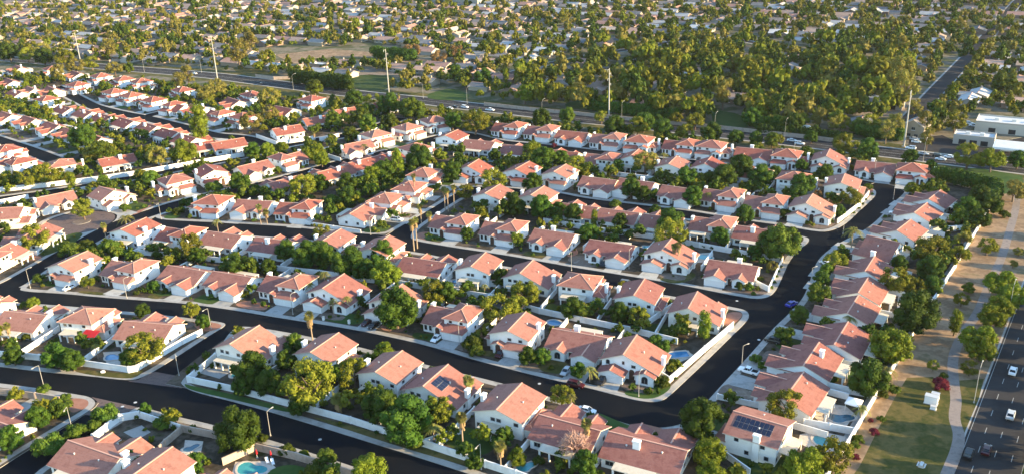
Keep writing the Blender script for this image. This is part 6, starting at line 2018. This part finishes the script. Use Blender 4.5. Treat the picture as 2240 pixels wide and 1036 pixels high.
for k, (d, q, x, y, dense) in enumerate(pts):
    rad = (rnd.uniform(2.6, 6.2) if dense else rnd.uniform(1.8, 4.2))
    if rnd.random() < 0.08: rad *= 1.35
    if k < room:
        kd = rnd.choice("RROOOYCCG")
        o = add_tree(kd, q[0], q[1], rad * (0.8 if kd == 'C' else 1))
        later(o, "%s tree near the %s power pole" % (LOOK[kd], pole_word(x)), "tree", "trees beyond the wide road", (q[0], q[1], rad))
        continue
    V, CV, CF = LOW[rnd.randrange(6)]
    a = rnd.uniform(0, 6.28); ca, sa = math.cos(a), math.sin(a)
    sz = rad * rnd.uniform(0.9, 1.5)
    def T(A): return np.stack([(A[:, 0] * ca - A[:, 1] * sa) * rad + q[0], (A[:, 0] * sa + A[:, 1] * ca) * rad + q[1], A[:, 2] * sz + Z0], 1)
    m = rnd.choice(['leafR', 'leafR', 'leafO', 'leafO', 'leafW', 'leafY', 'leafB', 'leafN'] if not dense else ['leafR', 'leafB', 'leafO', 'leafO', 'leafY', 'leafO', 'leafY', 'leafW'])
    acc.setdefault(m, []).append((T(V), T(CV), CF))
M['leafN'] = M['leafW']
mats = ['leafR', 'leafO', 'leafW', 'leafY', 'leafB']
VV, LI, LS, MI, nv, nl = [], [], [], [], 0, 0
for m, L in acc.items():
    mi = mats.index('leafW' if m == 'leafN' else m)
    for V, CV, CF in L:
        nq = len(V) // 4
        VV += [V, CV]
        LI += [np.arange(nq * 4) + nv, (CF + nq * 4 + nv).ravel()]
        LS += [np.arange(nq) * 4 + nl, nl + nq * 4 + np.arange(len(CF)) * 3]
        MI.append(np.full(nq + len(CF), mi))
        nv += len(V) + len(CV); nl += nq * 4 + CF.size
me = bpy.data.meshes.new('far_trees')
A = np.concatenate(VV).astype(np.float32)
me.vertices.add(len(A)); me.vertices.foreach_set("co", A.ravel())
LI = np.concatenate(LI).astype(np.int32); me.loops.add(len(LI)); me.loops.foreach_set("vertex_index", LI)
LS = np.concatenate(LS).astype(np.int32); me.polygons.add(len(LS)); me.polygons.foreach_set("loop_start", LS)
for m in mats: me.materials.append(M[m])
me.polygons.foreach_set("material_index", np.concatenate(MI).astype(np.int32))
me.update(calc_edges=True)
o = bpy.data.objects.new('far_trees', me); COL.objects.link(o)
o["kind"] = "stuff"; o["label"] = "wood of small trees between the far rooftops"; o["category"] = "trees"

# trees on the far side of the right hand road, which throw the long shadows over the park
for u, v, rad in ((8, 38, 4.6), (24, 36, 3.4), (45, 40, 5.0), (62, 37, 3.2), (80, 41, 4.8), (100, 37, 4.2), (118, 40, 5.2), (139, 38, 4.0), (160, 39, 5.0), (38, 16.2, 2.0), (75, 16.2, 2.2), (112, 16.2, 2.0), (-12, 38, 4.4), (-30, 40, 5)):
    p = ns(u, v)
    if PX((*p, 2))[0] > 2225:
        o = add_tree('O', p[0], p[1], rad)
        later(o, "olive tree on the far verge of the right hand road", "tree", "roadside trees at the right edge", (p[0], p[1], 2))

# low planting that fills the gardens: nobody could count it
def on_house(q, pad):
    for h in HOUSES:
        d = q - h[3]
        if abs(d[0]) > 16 or abs(d[1]) > 16: continue
        c, s_ = math.cos(h[5]), math.sin(h[5])
        u, v = d[0] * c + d[1] * s_, -d[0] * s_ + d[1] * c
        if abs(u) < 7.9 * h[0].scale[0] + pad and -8.0 * h[0].scale[1] - pad < v < 7.4 * h[0].scale[1] + pad: return True
    return False


def on_drive(q):
    for xy, R2, gx, f0, L in FILL_DRIVES:
        d = R2.T @ (q - xy)
        if abs(d[0] - gx) < 3.9 and f0 - L - 1 < d[1] < f0 + 0.5: return True
    return False


POOLS = [(o.location[0], o.location[1]) for o in COL.objects if o.name.startswith('swimming_pool')]
EST = px_poly([(-120, 160), (232, 176), (475, 195), (700, 225), (931, 246), (1120, 268), (1265, 286), (1554, 318), (1745, 338), (1900, 358), (2040, 400), (2130, 505), (2080, 590), (1990, 735), (1905, 875), (1845, 980), (1780, 1075), (-120, 1075)])
ES = np.array(EST)
SH = [crown_geo(puffs_dome(r_, 8, zc=0.52, sq=0.7, pr=(0.30, 0.48)), 60, 0.20, r_, 0.5, 0.82) for i in range(5)]
ex, ey = ES.min(0), ES.max(0)
SV, SI, SS, SM, nv, nl, cnt, tries = [], [], [], [], 0, 0, 0, 0
NEAR_T = np.array([(a, b_, c) for a, b_, c in TREE_PX])
while cnt < 3700 and tries < 40000:
    tries += 1
    q = np.array([rnd.uniform(ex[0], ey[0]), rnd.uniform(ex[1], ey[1])])
    x, y = PX((*q, 0.5))
    if not (-30 < x < 2270 and 120 < y < 1060): continue
    if not inside(EST, q): continue
    big = rnd.random() < (0.45 if y < 430 else 0.30)
    rad = rnd.uniform(1.5, 3.1) if big else rnd.uniform(0.4, 1.15)
    dn_, _, sw_ = near_dist(q)
    if dn_ < 6.9 + rad: continue
    if np.hypot(*(q - cul)) < 18 + rad or behind_ew(q) > -13: continue
    if on_house(q, rad * 0.7) or on_drive(q): continue
    if min(math.hypot(q[0] - a, q[1] - b_) for a, b_ in POOLS) < 5.5 + rad: continue
    if rad > 1.9 and y > 400 and n_ind < 284 and rnd.random() < 0.5:
        kd = rnd.choice("ROOYG")
        o = add_tree(kd, q[0], q[1], rad)
        later(o, "%s tree %s" % (LOOK[kd], where((x, y))), "tree", "trees of the gardens", (q[0], q[1], rad))
        n_ind += 1; cnt += 1
        continue
    V, CV, CF = SH[rnd.randrange(5)] if rad < 1.5 else LOW[rnd.randrange(6)]
    a = rnd.uniform(0, 6.28); ca, sa = math.cos(a), math.sin(a); sz = rad * rnd.uniform(0.9, 1.7) if rad < 1.5 else rad * rnd.uniform(.8, 1.15)
    T = lambda A: np.stack([(A[:, 0] * ca - A[:, 1] * sa) * rad + q[0], (A[:, 0] * sa + A[:, 1] * ca) * rad + q[1], A[:, 2] * sz + Z0], 1)
    nq = len(V) // 4
    SV += [T(V), T(CV)]
    SI += [np.arange(nq * 4) + nv, (CF + nq * 4 + nv).ravel()]; SS += [np.arange(nq) * 4 + nl, nl + nq * 4 + np.arange(len(CF)) * 3]
    SM.append(np.full(nq + len(CF), rnd.choice([0, 0, 4, 4, 4, 1, 1, 3])))
    nv += len(V) + len(CV); nl += nq * 4 + CF.size; cnt += 1
me = bpy.data.meshes.new('garden_planting')
A = np.concatenate(SV).astype(np.float32)
me.vertices.add(len(A)); me.vertices.foreach_set("co", A.ravel())
LI = np.concatenate(SI).astype(np.int32); me.loops.add(len(LI)); me.loops.foreach_set("vertex_index", LI)
LS = np.concatenate(SS).astype(np.int32); me.polygons.add(len(LS)); me.polygons.foreach_set("loop_start", LS)
for m in mats: me.materials.append(M[m])
me.polygons.foreach_set("material_index", np.concatenate(SM).astype(np.int32))
me.update(calc_edges=True)
o = bpy.data.objects.new('garden_planting', me); COL.objects.link(o)
o["kind"] = "stuff"; o["label"] = "low planting and shrubs filling the gardens between the houses"; o["category"] = "planting"
print("planting", cnt, tries, "loops", nl, "far", len(pts), "fh", len(cand), "ind", n_ind)

# trees in the middle strip of the right hand road
for u, v, rad in ((40, 16.3, 2.6), (31, 16.3, 2.2), (22, 16.8, 4.4), (14, 17.5, 5.0), (3, 16.8, 4.6), (-8, 17, 4.8), (52, 17.2, 4.8), (61, 17.5, 4.2), (72, 16.8, 5.0), (84, 17.4, 4.2), (97, 17, 5.0), (109, 17.2, 4.4), (122, 17, 5.2), (137, 17, 4.6), (152, 17, 5.0), (170, 17, 5.0)):
    p = ns(u, v)
    if PX((*p, 3))[0] < 2216: continue
    o = add_tree('Y', p[0], p[1], rad, zs=1.15)
    later(o, "bright tree in the middle strip of the right hand road", "tree", "roadside trees at the right edge", (p[0], p[1], 2))

# thin evening haze
b = MB(); b.box(-1300, 1300, -40, 2200, -1.0, 132.0, 'white')
o = b.build('haze', kind='stuff')
hm = bpy.data.materials.new("haze"); hm.use_nodes = True
hn = hm.node_tree.nodes; hn.clear()
ho = hn.new("ShaderNodeOutputMaterial"); hv = hn.new("ShaderNodeVolumePrincipled")
hv.inputs["Color"].default_value = (0.93, 0.93, 0.92, 1); hv.inputs["Density"].default_value = HAZE; hv.inputs["Anisotropy"].default_value = 0.3
hm.node_tree.links.new(hv.outputs[0], ho.inputs["Volume"])
o.data.materials.clear(); o.data.materials.append(hm)
settle_labels()

for x, y in ((268, 888), (296, 879), (1612, 657), (1180, 838), (700, 960), (1660, 742)):
    g = G(x, y)
    b = MB(); b.tube([(g[0], g[1], -0.05), (g[0], g[1], 0.012)], 0.45, 14, 'galv')
    o = b.build('manhole_cover', kind='structure')
